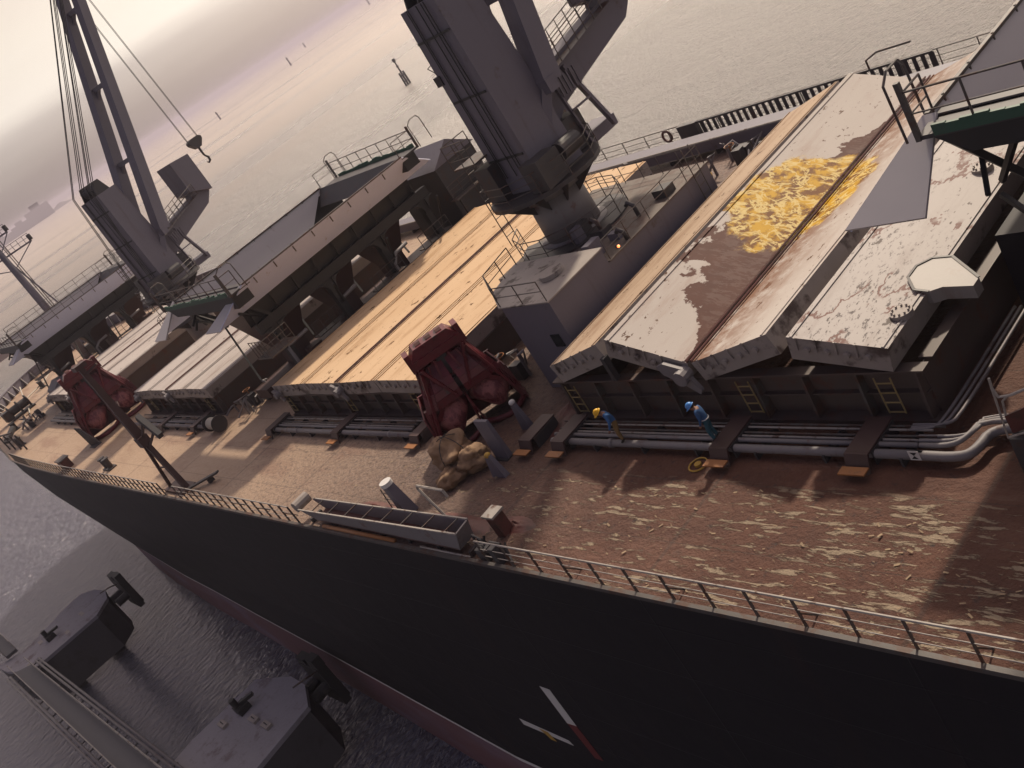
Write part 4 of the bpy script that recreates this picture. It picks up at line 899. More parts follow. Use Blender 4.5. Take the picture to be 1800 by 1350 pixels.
for k in range(8): t = (k+.5)/8; mb.beam(A0.lerp(A1, t)+Vector((0, .1, .82+.4*t)), A0.lerp(A1, t)+ins+Vector((0, 0, .82+.35*t)), .045, .045)
mb.each('tie_bar', 'raildk', o)
MB().cyl(A0+Vector((.9, .1, .9)), A0+Vector((.9, -.8, .9)), .3, n=12).build('end_roller', 'edge', o)
mb = MB()
for k in range(7): t = k/6; p = A0.lerp(A1, t); mb.box(p+Vector((-.1, -.6, 0)), p+Vector((.1, .1, .25)))
mb.each('foot', 'dark', o)
o = thing('yellow_drain_pipe', (40, -13.35, 0), 'rusty yellow pipe below the grey trough at the deck edge', 'pipe')
MB().tube([(44.5, -13.42, .2), (37.8, -13.42, .2)], .1, 8).build('barrel', 'orange', o, True)
MB().tube([(35.8, -13.42, .12), (32.2, -13.42, .12)], .05, 8).build('thin_barrel', 'rail', o, True)
def davit():
    b = Vector((38.9, -15.15, 0))
    o = thing('davit_post', b, 'stout grey davit post with a white cap behind the trough', 'davit')
    MB().beam(b+Vector((0, -.1, 0)), b+Vector((.1, 0, 1.75)), .62, .5, (1, 0, 0), 0, .42, .42).build('post', 'crane', o)
    MB().cyl(b+Vector((.1, 0, 1.75)), b+Vector((.1, 0, 1.95)), .3, n=14).build('cap', 'white', o)
    mb = MB()
    for dx in (-.25, .25): mb.tube([b+Vector((.62+dx, .2, 0)), b+Vector((.62+dx, .1, 1.5))], .03, 5)
    for k in range(4): mb.tube([b+Vector((.37, .17, .3+.35*k)), b+Vector((.87, .17, .3+.35*k))], .025, 5)
    mb.build('rung_frame', 'raildk', o)
    b = Vector((35.6, -15.1, 0))
    o = thing('rail_hoop', b, 'bent pale pipe hoop standing behind the trough right of the davit post', 'hoop')
    MB().tube([b, b+Vector((1.0, -.1, 1.7)), b+Vector((.9, -.1, 1.85)), b+Vector((-.75, -.2, 1.65)), b+Vector((-.8, -.2, 1.3))], .065, 6).build('hoop', 'rail', o)
    MB().box(b+Vector((-.2, -.2, 0)), b+Vector((.2, .2, .1))).build('base', 'dark', o)
davit()
mb = MB()      # heaped bark and chips by the trough
def heap(c, rx, ry, h, seed):
    n, m = 26, 9; vs = [c+Vector((0, 0, h))]
    for j in range(1, m+1):
        for i in range(n):
            a = i*2*math.pi/n; t = j/m
            z_ = h*(1-t)**1.2*(.6+.8*abs(noise.noise(Vector((i*.6, j*.8, seed)))))+.18*noise.noise(Vector((i*1.1, j*1.3, seed+5)))*(1-t)
            vs.append(c+Vector((rx*t*math.cos(a)*(1+.2*noise.noise(Vector((i*.4, seed, 0)))), ry*t*math.sin(a), max(z_, -.02))))
    fs = [(0, 1+i, 1+(i+1) % n) for i in range(n)]
    for j in range(m-1): fs += [(1+j*n+i, 1+(j+1)*n+i, 1+(j+1)*n+(i+1) % n, 1+j*n+(i+1) % n) for i in range(n)]
    mb.add(vs, fs)
heap(Vector((41.5, -15.0, 0)), 2.8, .6, .5, 1); heap(Vector((35.2, -15.0, 0)), 2.6, .6, .45, 2); heap(Vector((33.8, -22.2, 0)), 1.2, 1.8, .6, 3); heap(Vector((31.5, -15.4, 0)), 1.2, .5, .2, 4)
tag(mb.build('bark_heaps', 'redrust', None, True), 'reddish brown heaps of bark and dust against trough and coaming', 'debris', kind='stuff')
mb = MB()      # loose wood chips scattered on the near deck
for k in range(520):
    x = 8+38*random.random()**1.4; y = -13.7-4.6*random.random()
    a = random.gauss(.1, .5); l = .025+.07*random.random()**2.5; wd = l*random.uniform(.15, .45); c, s_ = math.cos(a), math.sin(a); z_ = random.uniform(.012, .05); t = random.uniform(-.03, .05)
    mb.add([(x-l*c+wd*s_, y-l*s_-wd*c, z_), (x+l*c+wd*s_, y+l*s_-wd*c, z_+t), (x+l*c-wd*s_, y+l*s_+wd*c, z_+t), (x-l*c-wd*s_, y-l*s_+wd*c, z_)], [(0, 1, 2, 3)])
o = mb.build('wood_chips', 'chip'); tag(o, 'pale wood chips strewn over the near rust brown deck', 'wood chips', kind='stuff')
# ------------------------------------------------------------------ bundle, plates, bollards
def lump(c, rx, ry, rz_, seed, nu=26, nv=16, fold=.25):
    vs = []; fs = []
    for j in range(nv+1):
        b = -math.pi/2+math.pi*j/nv
        for i in range(nu):
            a = 2*math.pi*i/nu; d = Vector((math.cos(a)*math.cos(b), math.sin(a)*math.cos(b), math.sin(b)))
            k = 1+fold*noise.noise(d*1.6+Vector((seed, 0, 0)))*1.4+fold*.5*(.5-2*abs(noise.noise(d*3.2+Vector((0, seed, 0)))))
            p = c+Vector((d.x*rx*k, d.y*ry*k, d.z*rz_*k)); p.z = max(p.z, .02); vs.append(p)
    for j in range(nv): fs += [(j*nu+i, j*nu+(i+1) % nu, (j+1)*nu+(i+1) % nu, (j+1)*nu+i) for i in range(nu)]
    return vs, fs
o = thing('canvas_bundle', (38.2, -18.2, 0), 'crumpled brown canvas bundle tied with rope at the foot of the near grab', 'bundle')
MB().add(*lump(Vector((38.5, -18.45, .75)), 1.1, .9, .8, 3, 48, 30, .36)).add(*lump(Vector((37.3, -18.35, .5)), .95, .68, .62, 9, 44, 28, .4)).add(*lump(Vector((37.75, -17.35, .32)), .5, .85, .4, 5, 40, 24, .4)).build('canvas', 'tarp', o, True)
mb = MB()
for ph in (0, .9, 1.9):
    mb.tube([Vector((38.5, -18.45, .75))+Vector((math.cos(t)*math.cos(ph)*1.16, math.cos(t)*math.sin(ph)*.95, max(-.7, math.sin(t)*.93))) for t in [k*math.pi/12 for k in range(25)]], .022, 4)
mb.build('lashing', 'wire', o)
for p, hh, wd, lab, cap in (((35.9, -19.15), 2.1, .95, 'tall plain grey steel plate standing upright beside the canvas bundle', None), ((35.0, -18.0), 1.15, .75, 'low grey tapered post with a yellow knob beside the canvas bundle', 'yellow'), ((36.1, -21.1), 1.5, .55, 'grey tapered post with a white knob behind the near grab', 'white')):
    b = Vector((*p, 0)); o = thing('deck_stanchion', b, lab, 'stanchion')
    MB().beam(b, b+Vector((0, 0, hh)), wd*1.25 if cap else wd, .3, (0, 1, 0), 0, wd*.45 if cap else wd, .16).build('plate', 'crane', o)
    if cap: MB().add(*lump(b+Vector((0, 0, hh)), .16, .16, .13, 1, 12, 8, 0)).build('knob', cap, o, True)
    else: MB().box(b+Vector((-.5, -.3, 0)), b+Vector((.5, .3, .06))).each('foot', 'dark', o)
def bollard(c, label, s=1.):
    c = Vector(c); o = thing('bollard', c, label, 'bollard', 'mooring bollards on the deck')
    MB().box(c+Vector((-.8*s, -.3*s, 0)), c+Vector((.8*s, .3*s, .1))).build('base', 'dark', o)
    for s_ in (-1, 1): MB().cyl(c+Vector((s_*.42*s, 0, .1)), c+Vector((s_*.42*s, 0, .75*s)), .2*s, n=14).cyl(c+Vector((s_*.42*s, 0, .75*s)), c+Vector((s_*.42*s, 0, .83*s)), .27*s, n=14).each('post', 'dark', o)
for c, lab in (((85.0, -15.0, 0), 'small twin bollard by the far railing right of the brown deck patch'), ((122, -16.2, 0), 'twin bollard near the bow where the railing ends'), ((134, -18.5, 0), 'foremost port twin bollard under the bow bulwark'), ((150, -27, 0), 'twin bollard in the point of the bow'), ((143, -40, 0), 'twin bollard on the far side of the bow')):
    bollard(c, lab, 1.2)
b = Vector((31.6, -15.0, 0)); o = thing('vent_post', b, 'square brown vent post with a pale lid by the end of the trough', 'vent')
MB().beam(b, b+Vector((0, 0, 1.0)), .55, .5, (1, 0, 0)).build('trunk', 'redrust', o); MB().box(b+Vector((-.36, -.34, 1.0)), b+Vector((.36, .34, 1.1))).build('lid', 'rail', o)
o = thing('rail_gear', (31.4, -13.7, 0), 'tangle of dark fittings and hoses at the rail end beside the trough', 'fittings')
mb = MB()
for k in range(9):
    p = Vector((32.2-k*.26, -13.6-.3*random.random(), 0)); mb.tube([p, p+Vector((random.uniform(-.3, .3), random.uniform(-.3, .1), random.uniform(.4, .9))), p+Vector((random.uniform(-.6, .2), -.2, random.uniform(.2, .7))), p+Vector((-.4, .1, .05))], .06, 6)
mb.each('hose', 'dark', o); MB().box((31.0, -13.9, 0), (31.6, -13.45, .55)).box((30.2, -13.7, 0), (30.5, -13.4, .8)).each('fitting', 'dark', o)
c = az(1606, 803, .45); c.y = -19.785
o = thing('pipe_tag', c, 'small white square tag with a black hourglass mark on the near pipe', 'tag')
MB().box(c+Vector((-.17, -.01, -.17)), c+Vector((.17, 0, .17))).build('plate', 'white', o)
MB().prism([c+Vector((-.11, .001, .12)), c+Vector((.11, .001, .12)), c+Vector((0, .001, 0))], (0, .006, 0)).add([c+Vector((-.11, .007, -.12)), c+Vector((.11, .007, -.12)), c+Vector((0, .007, 0))], [(0, 1, 2)]).build('mark', 'black', o)
c = ax(1086, 433, 33.62); o = thing('wall_lamp', c, 'tiny glowing orange lamp on the dark wall of the deck house', 'lamp')
MB().cyl(c, c+Vector((.08, 0, 0)), .1, n=10).build('base', 'dark', o)
lm = bpy.data.materials.new('lit_orange_lamp'); lm.use_nodes = True; lb = lm.node_tree.nodes['Principled BSDF']; lb.inputs['Emission Color'].default_value = (1, .22, .03, 1); lb.inputs['Emission Strength'].default_value = 2.5; MAT['lamp_on'] = lm
MB().add(*lump(c-Vector((.05, 0, 0)), .07, .07, .07, 1, 10, 6, 0)).build('bulb', 'lamp_on', o, True)
c = az(1228, 818); o = thing('sounding_cap', c, 'yellow ringed filler cap on the deck below the workers', 'cap')
MB().tube([c+Vector((.36*math.cos(k*math.pi/8), .36*math.sin(k*math.pi/8), .04)) for k in range(17)], .035, 5).build('ring', 'yellow', o); MB().cyl(c, c+Vector((0, 0, .1)), .14, n=10).build('cap', 'yellow', o)
b = Vector((96.0, -17.3, 0)); o = thing('fin_plate', b, 'dark upright pointed steel plate on the deck beside the farther grab', 'plate')
MB().slab([b+Vector((-1.0, -.3, 0)), b+Vector((.6, .2, 0)), b+Vector((1.0, .3, 2.2)), b+Vector((.5, .1, 2.0))], .12).build('fin', 'dark', o); MB().box(b+Vector((-1, -.4, 0)), b+Vector((.7, .4, .05))).each('foot', 'dark', o)
b = az(118, 822, 0); o = thing('vent_box', b, 'small rusty box vent standing at the far port railing', 'vent')
MB().box(b+Vector((-.9, -.5, 0)), b+Vector((.7, .3, .9))).build('trunk', 'redrust', o); MB().box(b+Vector((-1, -.6, .9)), b+Vector((.8, .4, 1.0))).build('lid', 'raildk', o)
# hose reel / rolled mats at the third hatch
b = Vector((71.2, -20.0, 0)); o = thing('rope_drum', b, 'drum wound with pale rope beside the pipes between tan hatch and third hatch', 'drum')
MB().tube([b+Vector((-.8+.1*k, 0, .65)) for k in range(17)], [.42+.03*(k % 2) for k in range(17)], 16).build('coil', 'rope', o, True)
for s_ in (-1, 1): MB().cyl(b+Vector((s_*.88, 0, .65)), b+Vector((s_*.95, 0, .65)), .62, n=18).build('flange', 'dark', o)
# right-edge basket with pale rails
o = thing('rail_basket', (12.6, -19.6, 0), 'pale railed basket with a rusty plate at the right edge of the picture', 'basket')
mb = MB(); mb.tube([ay(1738, 665, -19.5), ay(1746, 690, -19.5), ay(1772, 769, -19.5), ay(1830, 752, -19.8)], .035, 6); mb.tube([ay(1743, 682, -19.5), ay(1755, 698, -19.5), ay(1775, 695, -19.5), ay(1830, 672, -19.8)], .04, 6); mb.tube([ay(1770, 697, -19.5), ay(1762, 705, -19.5), ay(1768, 730, -19.5)], .03, 6); mb.build('rail', 'rail', o)
MB().slab([ay(1766, 730, -19.9), ay(1781, 760, -19.9), ay(1830, 742, -20.1), ay(1830, 702, -20.1)], .05).build('plate', 'redrust', o)
q = ay(1772, 769, -19.6)
MB().box((q.x-3.5, -21.0, 0), (q.x, -19.6, 1.35)).build('base', 'dark', o)
# black boxes added to darken the shaded gap aft of the zigzag hatch
o = thing('shade_house', (10, -30, 0), 'added black house standing in for the shaded void under the near hopper at the right edge', 'deck house')
MB().box((1, -27.2, 0), (13.2, -38, 4.6)).build('wall', 'hull', o); MB().box((.8, -27.0, 4.6), (13.4, -38.2, 4.7)).build('roof', 'hull', o)
MB().box((13.401, -26.6, 0), (15.6, -40, 3.4)).build('shade_annex', 'hull', o)
# small working debris on the cross decks
for k, (x, y, lab) in enumerate(((41.3, -25.0, 'cluster of valves and bent pipes on the cross deck behind the near grab'), (70.0, -23.0, 'cluster of valves and pipes on the cross deck before the middle hopper'), (99.5, -23.0, 'cluster of valves and pipes on the deck before the far crane'), (49.5, -45.0, 'cluster of valves and pipes beyond the tan hatch near the tall crane'), (39.0, -44.6, 'cluster of valves and pipes beyond the deck house'), (128.5, -19.8, 'cluster of mooring gear near the bow rail'))):
    rs = random.Random(k); o = thing('valve_cluster', (x, y, 0), lab, 'valves', 'valve clusters on the cross decks')
    mb = MB()
    for q in range(7):
        p = Vector((x+rs.uniform(-1.6, 1.6), y+rs.uniform(-1.3, 1.3), 0)); h_ = rs.uniform(.5, 1.4)
        mb.tube([p, p+Vector((0, 0, h_)), p+Vector((rs.uniform(-.6, .6), rs.uniform(-.6, .6), h_+.1)), p+Vector((rs.uniform(-.9, .9), rs.uniform(-.9, .9), .3))], rs.uniform(.05, .11), 7)
    mb.each('pipework', 'pipe', o)
    mb = MB()
    for q in range(4): p = Vector((x+rs.uniform(-1.5, 1.5), y+rs.uniform(-1.2, 1.2), 0)); mb.box(p+Vector((-.3, -.25, 0)), p+Vector((.3, .25, rs.uniform(.4, 1.1))))
    mb.each('valve_box', 'dark', o)
    p = Vector((x, y, 0)); MB().tube([p+Vector((.3*math.cos(t*math.pi/6), .3*math.sin(t*math.pi/6), 1.3)) for t in range(13)], .03, 5).cyl(p, p+Vector((0, 0, 1.3)), .04, n=6).build('hand_wheel', 'orange', o)
# ------------------------------------------------------------------ bow gear
c = Vector((150, -33.6, 0)); c = ax(94, 556, 146); 
o = thing('foremast', (c.x, c.y, 0), 'thin foremast with cross yards and lamps at the left edge', 'mast')
top = ax(-10, 412, 146); d = Vector((c.x, c.y, 0)); tz = top.z
MB().tube([d, d+Vector((0, 0, tz*.6)), d+Vector((0, 0, tz+3))], [.62, .5, .3], 12).build('mast', 'crane', o, True)
MB().beam(d+Vector((-.3, -2.2, 5.0)), d+Vector((0, -.3, tz*.78)), .18, .18).build('strut', 'crane', o)
MB().tube([d+Vector((0, -.75, 4)), d+Vector((0, -.75, tz))], .06, 5).tube([d+Vector((0, -1.05, 4)), d+Vector((0, -1.05, tz))], .06, 5).build('ladder', 'raildk', o)
for z_, wdt in ((tz*.84, 4.3), (tz*.97, 2.6)):
    mb = MB(); mb.beam(d+Vector((0, -wdt, z_)), d+Vector((0, wdt, z_)), .2, .22)
    for s_ in (-1, 1): mb.beam(d+Vector((0, s_*wdt, z_)), d+Vector((0, 0, z_-2.0)), .1, .12)
    railing(mb, [d+Vector((-.3, -wdt, z_+.1)), d+Vector((-.3, wdt, z_+.1))], 1.0, 1, .9, .04)
    y_ = mb.build('yard', 'crane', o)
    for s_ in (-1, 1):
        MB().cyl(d+Vector((-.2, s_*wdt, z_+.1)), d+Vector((-.2, s_*wdt, z_+.9)), .3, n=10).build('lamp', 'dark', y_)
def windlass(c, label, rz=0):
    c = Vector(c); o = thing('windlass', c, label, 'windlass', 'windlasses on the bow')
    MB().cyl(c+Vector((0, -1.2, 1)), c+Vector((0, 1.2, 1)), .55, n=16).build('drum', 'dark', o)
    for y in (-1.3, 0, 1.3): MB().cyl(c+Vector((0, y-.06, 1)), c+Vector((0, y+.06, 1)), .85, n=18).build('flange', 'dark', o)
    MB().box(c+Vector((-1, -1.6, 0)), c+Vector((1, 1.6, .25))).box(c+Vector((-.9, 1.4, .25)), c+Vector((.7, 2.3, 1.5))).build('frame', 'dark', o)
windlass((141.5, -21.6, 0), 'dark windlass near the bow with a rope running aft'); windlass((146, -36, 0), 'dark windlass on the far side of the bow')
o = thing('mooring_rope', (150, -24, 0), 'pale mooring rope slack across the bow deck', 'rope')
MB().tube([(128.5, -19.9, .9), (133, -20.5, .25), (141, -22.3, .2), (147, -23.5, .5), (155, -25.5, 1.3)], .09, 6).build('strand', 'rope', o)
MB().tube([(147, -23.5, .5), (152, -28, .3), (158, -33, 1.2)], .09, 6).build('strand', 'rope', o)
o = thing('bow_gate_frame', (124.2, -16.0, 0), 'dark railed roller frame standing at the port bow beside the rope', 'frame')
mb = MB()
for k in range(4): p = az(18+k*2, 790+k*2, 0)+Vector((k*-1.3, -.25*k, 0)); mb.beam(p, p+Vector((0, 0, 2.0)), .16, .14)
mb.each('post', 'dark', o); q0 = az(18, 790, 0)
MB().beam(q0+Vector((0, 0, 1.9)), q0+Vector((-3.9, -.75, 1.9)), .16, .16).beam(q0+Vector((0, 0, 1.1)), q0+Vector((-3.9, -.75, 1.1)), .12, .12).build('rail', 'raildk', o)
MB().cyl(q0+Vector((1, -.5, .8)), q0+Vector((6, -2.5, .8)), .35, n=12).build('roller', 'dark', o)
o = thing('fore_locker', (127, -26, 0), 'dark locker with a sloping roof in front of the farthest hopper', 'locker')
MB().prism([(124.3, -23, 0), (124.3, -26.5, 0), (124.3, -26.5, 2.6), (124.3, -24.2, 2.9), (124.3, -23, 2.2)], (3.4, 0, 0)).build('wall', 'crane', o); MB().box((124.27, -25.6, .2), (124.33, -24.8, 2.0)).build('door', 'dark', o)
# ------------------------------------------------------------------ berth: dolphins and catwalk
def dolphin(poly, label, ztop, h=3.2):
    o = thing('mooring_dolphin', Vector((poly[0][0], poly[0][1], WZ)), label, 'dolphin', 'concrete dolphins beside the ship')
    P = [Vector((x, y, WZ+.7)) for x, y in poly]
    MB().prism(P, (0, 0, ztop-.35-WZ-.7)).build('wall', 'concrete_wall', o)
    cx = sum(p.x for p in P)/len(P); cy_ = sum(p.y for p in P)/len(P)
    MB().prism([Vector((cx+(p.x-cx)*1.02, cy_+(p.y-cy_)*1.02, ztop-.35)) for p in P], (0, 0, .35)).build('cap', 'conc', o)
    for fx, fy in ((.5, .5), (.5, -.5), (-.5, .5), (-.5, -.5)):
        c_ = Vector((cx+fx*5, cy_+fy*5, 0)); MB().cyl(c_+Vector((0, 0, WZ-2)), c_+Vector((0, 0, WZ+1.2)), .7, n=12).build('pile', 'concrete_wall', o)
    return o, P
DZ = -16.5
pl1 = [(116.9, .6), (111.3, -.9), (111.2, -2.0), (110.4, -8.6), (112.2, -10.6), (114.6, -11.2), (117.6, -10.8), (119.8, -9.6), (119.9, -8), (118.2, -2), (120.5, 1.0)]
dolphin(pl1, 'long round-ended concrete dolphin below the bow, left', DZ)
pl2 = [(63.4, -5.3), (63.8, -10.4), (66.2, -11.6), (68.6, -11.7), (72.4, -10.4), (73.2, -4.4), (72.6, 0), (71.0, 3), (61, 3)]
dolphin(pl2, 'wide concrete dolphin at the bottom, nearest the camera', DZ)
def fender(c, n_, label, sc_=1.):
    c = Vector(c); o = thing('fender', c, label, 'fender'); t = Vector((1, 0, 0))
    MB().box(c+Vector((-1.5*sc_, -.35, -3.0)), c+Vector((1.5*sc_, .25, .6))).build('panel', 'black', o)
    mb = MB()
    for x in (-1.1, 0, 1.1): mb.box(c+Vector((x*sc_-.12, -.55, -2.8)), c+Vector((x*sc_+.12, -.36, .9)))
    mb.box(c+Vector((-1.7*sc_, -.5, .62)), c+Vector((-.6*sc_, .2, 1.5))); mb.box(c+Vector((.2*sc_, -.5, .62)), c+Vector((1.4*sc_, .2, 1.1))); mb.each('rib', 'black', o)
    for x in (-.8, .8): MB().cyl(c+Vector((x*sc_, .25, -1.2)), c+Vector((x*sc_, 1.6, -1.2)), .45, n=14).build('rubber_cone', 'black', o)
    MB().tube([c+Vector((-1.4, .2, .5)), c+Vector((-1.8, 1.2, 1.0)), c+Vector((-1.5, 2.2, 1.1))], .07, 5).build('chain', 'raildk', o)
fender((112.4, -12.6, -16.3), 0, 'dark fender panel at the end of the round-ended dolphin', 1.25)
fender((66.6, -13.0, -16.5), 0, 'dark fender squeezed between the hull and the nearest dolphin', 1.0)
mb_l = [((113.5, -7.8), (114.9, -8.2)), ((112.2, -5.5), (113.4, -6.0)), ((116, -3.2), (117.2, -3.4)), ((112.6, -.9), (113.8, -1.2))]
for i, (p, q) in enumerate(mb_l):
    o = thing('painted_patch', Vector((*p, DZ+.006)), ['pale patch on the rounded tip of the left dolphin', 'pale patch at the middle of the left dolphin edge', 'pale patch beside the catwalk on the left dolphin', 'pale patch at the inner end of the left dolphin'][i], 'patch')
    MB().box((p[0], p[1], DZ+.005), (q[0], p[1]-.45, DZ+.02)).build('paint', 'edge', o)
for i, (x, y) in enumerate(((67.6, -8.2), (65.6, -8.3), (70.6, -6.8))):
    o = thing('painted_block', Vector((x, y, DZ)), ['pale block near the edge of the nearest dolphin', 'second pale block toward the corner of the nearest dolphin', 'pale block farther in on the nearest dolphin'][i], 'block')
    MB().box((x, y, DZ+.003), (x+1.1, y+.5, DZ+.22)).build('body', 'edge', o); MB().tube([(x+.3, y+.25, DZ+.22), (x+.55, y+.25, DZ+.4), (x+.8, y+.25, DZ+.22)], .03, 5).build('ring', 'dark', o)
for (x, y, lab) in ((115.0, -4.4, 'dark mooring hook on the left dolphin'), (70.5, -8.2, 'dark mooring hook on the nearest dolphin')):
    b = Vector((x, y, DZ)); o = thing('mooring_hook', b, lab, 'mooring hook')
    MB().box(b+Vector((-.6, -.5, 0)), b+Vector((.6, .5, .5))).build('base', 'black', o); MB().beam(b+Vector((0, 0, .6)), b+Vector((-.6, -1.1, .7)), .3, .25).build('hook', 'black', o); MB().cyl(b+Vector((.2, .2, .5)), b+Vector((.2, .2, 1.2)), .25, n=10).build('capstan', 'black', o)
o = thing('catwalk', (95, -.3, -16), 'long railed steel catwalk linking the two dolphins', 'catwalk')
W0a, W0b, W1a, W1b = Vector((112.0, -1.0, -15.9)), Vector((112.5, .9, -15.9)), Vector((60, -1.7, -15.9)), Vector((60, .2, -15.9))
W0a, W1a = az(55, 1168, -15.9), az(282, 1352, -15.9)
W0b, W1b = az(25, 1183, -15.9), az(205, 1352, -15.9)
W1a = W0a+(W1a-W0a)*1.15; W1b = W0b+(W1b-W0b)*1.15
MB().prism([W0a, W1a, W1b, W0b], (0, 0, -.35)).build('deck_grating', 'steelgal', o)
for (a, b) in ((W0a, W1a), (W0b, W1b)):
    mb = MB()
    for z_ in (1.1, .55): mb.tube([a+Vector((0, 0, z_)), b+Vector((0, 0, z_))], .055, 5)
    mb.build('handrail', 'rail', o)
    mb = MB()
    for p in seg_pts([a, b], 1.6): mb.tube([p, p+Vector((0, 0, 1.1))], .035, 5)
    mb.each('stanchion', 'rail', o)
o2 = thing('catwalk_pipes', (95, -.3, -16.2), 'pair of pale pipes slung along both sides of the catwalk', 'pipes')
sd = Vector((0, -.75, 0)); 
for a, b, q in ((W0a, W1a, sd), (W0b, W1b, -sd)):
    for k in (.7, 1.15): MB().tube([a+q*k+Vector((0, 0, -.05)), b+q*k+Vector((0, 0, -.05))], .12, 8).build('pipe', 'pipe', o2, True)
    mb = MB()
    for p in seg_pts([a, b], 2.4): mb.beam(p+Vector((0, 0, -.22)), p+q*1.4+Vector((0, 0, -.22)), .1, .1)
    mb.each('bracket', 'dark', o2)
o3 = thing('side_catwalk', (122, 0, -16), 'second catwalk leaving the left dolphin toward the picture edge', 'catwalk')
a, b, c_, d_ = az(-30, 1085, -15.9), az(28, 1140, -15.9), az(10, 1155, -15.9), az(-50, 1100, -15.9)
MB().prism([a, b, c_, d_], (0, 0, -.35)).build('deck_grating', 'steelgal', o3)
for p, q in ((a, b), (d_, c_)):
    mb = MB(); railing(mb, [p, q], 1.1, 1, 1.2, .05); mb.build('handrail', 'rail', o3)
# ------------------------------------------------------------------ people
def person(feet, joints, label, mats, hat, hatmat):
    """joints: name -> (fwd, left, up) from the feet point; fwd = facing"""
    base, face = feet
    fx = Vector((math.cos(face), math.sin(face), 0)); lf = Vector((-fx.y, fx.x, 0))
    W = lambda p: Vector(base)+fx*p[0]+lf*p[1]+Vector((0, 0, p[2]))
    r = thing('person', base, label, 'person')
    V = []; E = []; Rr = []
    def add(p, rad_, par=None):
        V.append(W(p)); Rr.append(rad_)
        if par is not None: E.append((par, len(V)-1))
        return len(V)-1
    J = joints
    pel = add(J['pelvis'], .17); sp = add(J['waist'], .16, pel); ch = add(J['chest'], .18, sp); nk = add(J['neck'], .065, ch); hd = add(J['head'], .1, nk); cr = add(J['crown'], .085, hd)
    nose = add(J['nose'], .03, hd)
    for s_ in ('L', 'R'):
        sh = add(J['sh'+s_], .09, ch); elb = add(J['el'+s_], .066, sh); wr = add(J['wr'+s_], .038, elb)
        h = Vector(J['wr'+s_])-Vector(J['el'+s_]); h.normalize(); side = Vector((0, 1 if s_ == 'L' else -1, 0))
        pm = add(Vector(J['wr'+s_])+h*.07, .036, wr)
        for k in range(4):
            a = add(Vector(J['wr'+s_])+h*.12+Vector((.02*(k-1.5)*1.4, 0, 0)), .012, pm); add(V and (Vector(J['wr'+s_])+h*(.17+.012*(1-abs(k-1.3)))+Vector((.02*(k-1.5)*1.4+.01, 0, 0))), .009, a)
        t = add(Vector(J['wr'+s_])+h*.07+Vector((.045, 0, 0)), .013, pm); add(Vector(J['wr'+s_])+h*.11+Vector((.06, 0, 0)), .01, t)
        hp = add(J['hip'+s_], .105, pel); kn = add(J['kn'+s_], .088, hp); an = add(J['an'+s_], .07, kn)
        to = add(Vector(J['an'+s_])+Vector((.13, 0, -.05)), .045, an)
    me = bpy.data.meshes.new('body'); me.from_pydata([v-ORG[r.name] for v in V], E, [])
    tmp = bpy.data.objects.new('tmp', me); COL.objects.link(tmp)
    sk = tmp.modifiers.new('s', 'SKIN'); me.skin_vertices or None
    if not me.skin_vertices: 
        pass
    for i, d in enumerate(me.skin_vertices[0].data): d.radius = (Rr[i], Rr[i]); d.use_root = (i == 0)
    ss = tmp.modifiers.new('ss', 'SUBSURF'); ss.levels = 2; ss.render_levels = 2
    dg = bpy.context.evaluated_depsgraph_get(); dg.update()
    bm = bpy.data.meshes.new_from_object(tmp.evaluated_get(dg)); bm.name = 'body'
    COL.objects.unlink(tmp); bpy.data.objects.remove(tmp)
    bm.materials.clear()
    for m in mats: bm.materials.append(MAT[m])
    loc = [v-ORG[r.name] for v in V]
    names = ['leg', 'torso', 'torso', 'skin', 'skin', 'skin', 'skin']
    for s_ in 'LR': names += ['torso', 'torso', 'skin', 'skin'] + ['skin']*10 + ['leg', 'leg', 'foot', 'foot']
    idx = {'skin': 0, 'torso': 1, 'leg': 2, 'foot': 3}
    for p in bm.polygons:
        p.use_smooth = True; c_ = p.center
        # nearest bone segment
        best = min(((c_-(loc[a]+(loc[b]-loc[a])*max(0, min(1, (c_-loc[a]).dot(loc[b]-loc[a])/max(1e-6, (loc[b]-loc[a]).length_squared))))).length-.6*(Rr[a]+Rr[b])/2, b, a) for a, b in E)
        nm = names[best[1]]
        if nm == 'skin' and names[best[2]] == 'torso' and best[1] not in (3,): nm = 'torso'      # sleeves
        if nm == 'foot' and names[best[2]] == 'leg': nm = 'leg' if (c_-loc[best[1]]).length > .1 else 'foot'
        if nm == 'torso' and names[best[2]] == 'leg' and (c_-loc[0]).length < .12: nm = 'leg'
        p.material_index = idx[nm]
    bo = bpy.data.objects.new('body', bm); COL.objects.link(bo); bo.parent = r
    # helmet: dome and brim
    hc = Vector(J['head']).lerp(Vector(J['crown']), .55); upd = (Vector(J['crown'])-Vector(J['neck'])).normalized(); fw = (Vector(J['nose'])-Vector(J['head'])).normalized(); fw = (fw-upd*fw.dot(upd)).normalized(); sd_ = upd.cross(fw)
    mb = MB(); vs = []; n, m = 18, 7
    for j in range(m+1):
        b = math.pi/2*j/m
        for i in range(n):
            a = 2*math.pi*i/n; vs.append(W(hc+(fw*math.cos(a)*.16+sd_*math.sin(a)*.135)*math.cos(b)+upd*(.155*math.sin(b)+.01)))
    mb.add(vs, [(j*n+i, j*n+(i+1) % n, (j+1)*n+(i+1) % n, (j+1)*n+i) for j in range(m) for i in range(n)])
    vs = []
    for rr, up_ in ((1.0, .01), (1.22, -.005), (1.22, -.018), (1.0, -.004)):
        for i in range(n):
            a = 2*math.pi*i/n; ext = 1+(.25 if rr > 1 else 0)*max(0, math.cos(a)); vs.append(W(hc+(fw*math.cos(a)*.16*ext+sd_*math.sin(a)*.135)*rr+upd*up_))
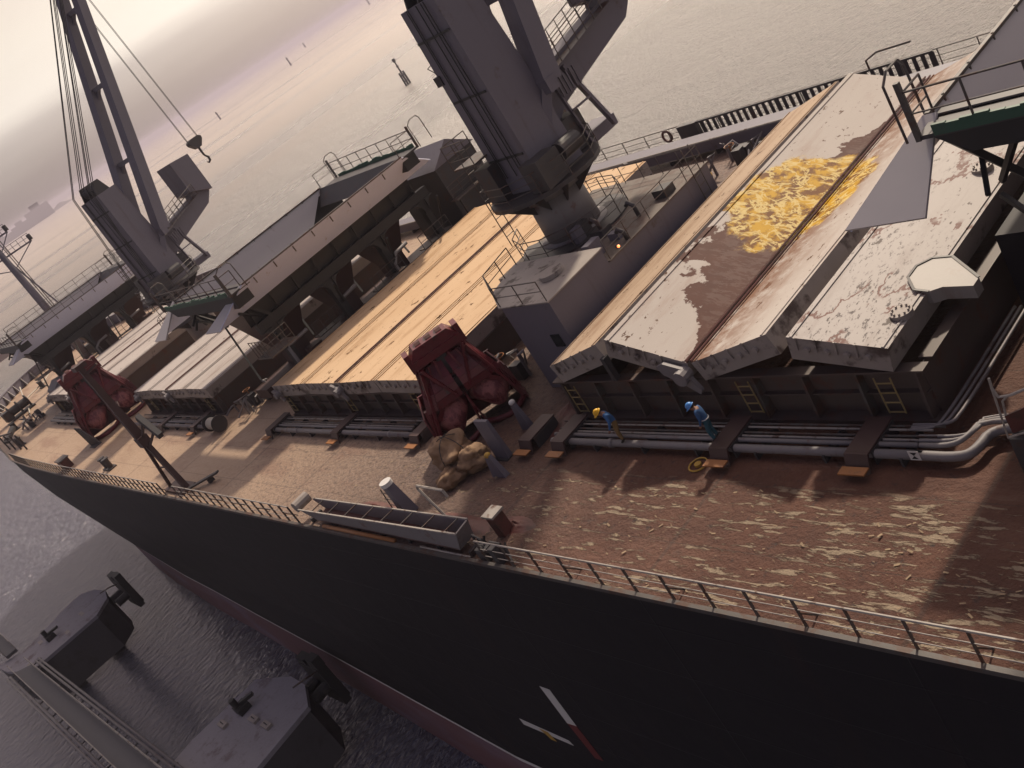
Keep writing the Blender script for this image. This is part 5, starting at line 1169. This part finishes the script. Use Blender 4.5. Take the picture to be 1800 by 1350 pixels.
    mb.add(vs, [(j*n+i, j*n+(i+1) % n, (j+1)*n+(i+1) % n, (j+1)*n+i) for j in range(3) for i in range(n)])
    mb.build('helmet', hatmat, r, True)
    mb = MB(); mb.add(*lump(W(Vector(J['head'])-fw*.045+upd*.02), .085, .085, .085, 2, 12, 8, .05)) ; mb.build('hair', 'hair', r, True)
    return r, W
H_ = .42   # standing on the pipes
pA, WA = person(((28.75, -20.0, .47), rad(58)), dict(pelvis=(-.12, 0, .88), waist=(-.05, 0, 1.07), chest=(.05, 0, 1.28), neck=(.15, 0, 1.44), head=(.24, 0, 1.53), crown=(.29, 0, 1.64), nose=(.34, 0, 1.47),
    shL=(.07, .2, 1.34), elL=(.1, .32, 1.07), wrL=(.22, .3, .83), shR=(.07, -.2, 1.34), elR=(0, -.38, 1.12), wrR=(.06, -.46, .88),
    hipL=(-.1, .1, .84), knL=(.02, .17, .46), anL=(-.02, .22, .07), hipR=(-.1, -.1, .84), knR=(.0, -.16, .46), anR=(-.06, -.2, .07)),
    'worker in yellow helmet, blue shirt and khaki trousers stooping on the pipes', ['skin', 'blue', 'khaki', 'boot_leather'], 'h', 'hatY')
pB, WB = person(((24.15, -20.2, .47), rad(25)), dict(pelvis=(-.05, 0, .9), waist=(-.01, 0, 1.08), chest=(.04, 0, 1.3), neck=(.1, 0, 1.46), head=(.19, 0, 1.55), crown=(.24, 0, 1.66), nose=(.29, 0, 1.49),
    shL=(.05, .19, 1.37), elL=(.03, .25, 1.09), wrL=(.14, .2, .86), shR=(.05, -.19, 1.37), elR=(.0, -.25, 1.09), wrR=(.1, -.22, .84),
    hipL=(-.05, .1, .86), knL=(.02, .11, .47), anL=(-.05, .11, .07), hipR=(-.05, -.1, .86), knR=(-.02, -.11, .47), anR=(-.1, -.12, .07)),
    'worker in pale blue helmet and blue boiler suit standing, head bowed, by the pipes', ['skin', 'navy', 'dkblue', 'boot_leather'], 'h', 'hatB')
mb = MB(); mb.tube([WB((-.04+.165*math.cos(t*math.pi/8), .175*math.sin(t*math.pi/8), .99)) for t in range(17)], .022, 5); mb.build('belt', 'silver', pB)
# ------------------------------------------------------------------ haze
mb = MB().box((-15000, -15000, WZ-3), (15000, 15000, 38))
hz_ = mb.build('haze', 'glass'); hm = bpy.data.materials.new('haze_air'); hm.use_nodes = True; hm.node_tree.nodes.clear()
ho = hm.node_tree.nodes.new('ShaderNodeOutputMaterial'); hv = hm.node_tree.nodes.new('ShaderNodeVolumePrincipled')
hv.inputs['Color'].default_value = (.70, .64, .74, 1); hv.inputs['Density'].default_value = .00021; hv.inputs['Anisotropy'].default_value = .2
hm.node_tree.links.new(hv.outputs[0], ho.inputs['Volume']); hz_.data.materials.clear(); hz_.data.materials.append(hm)
tag(hz_, kind='stuff')
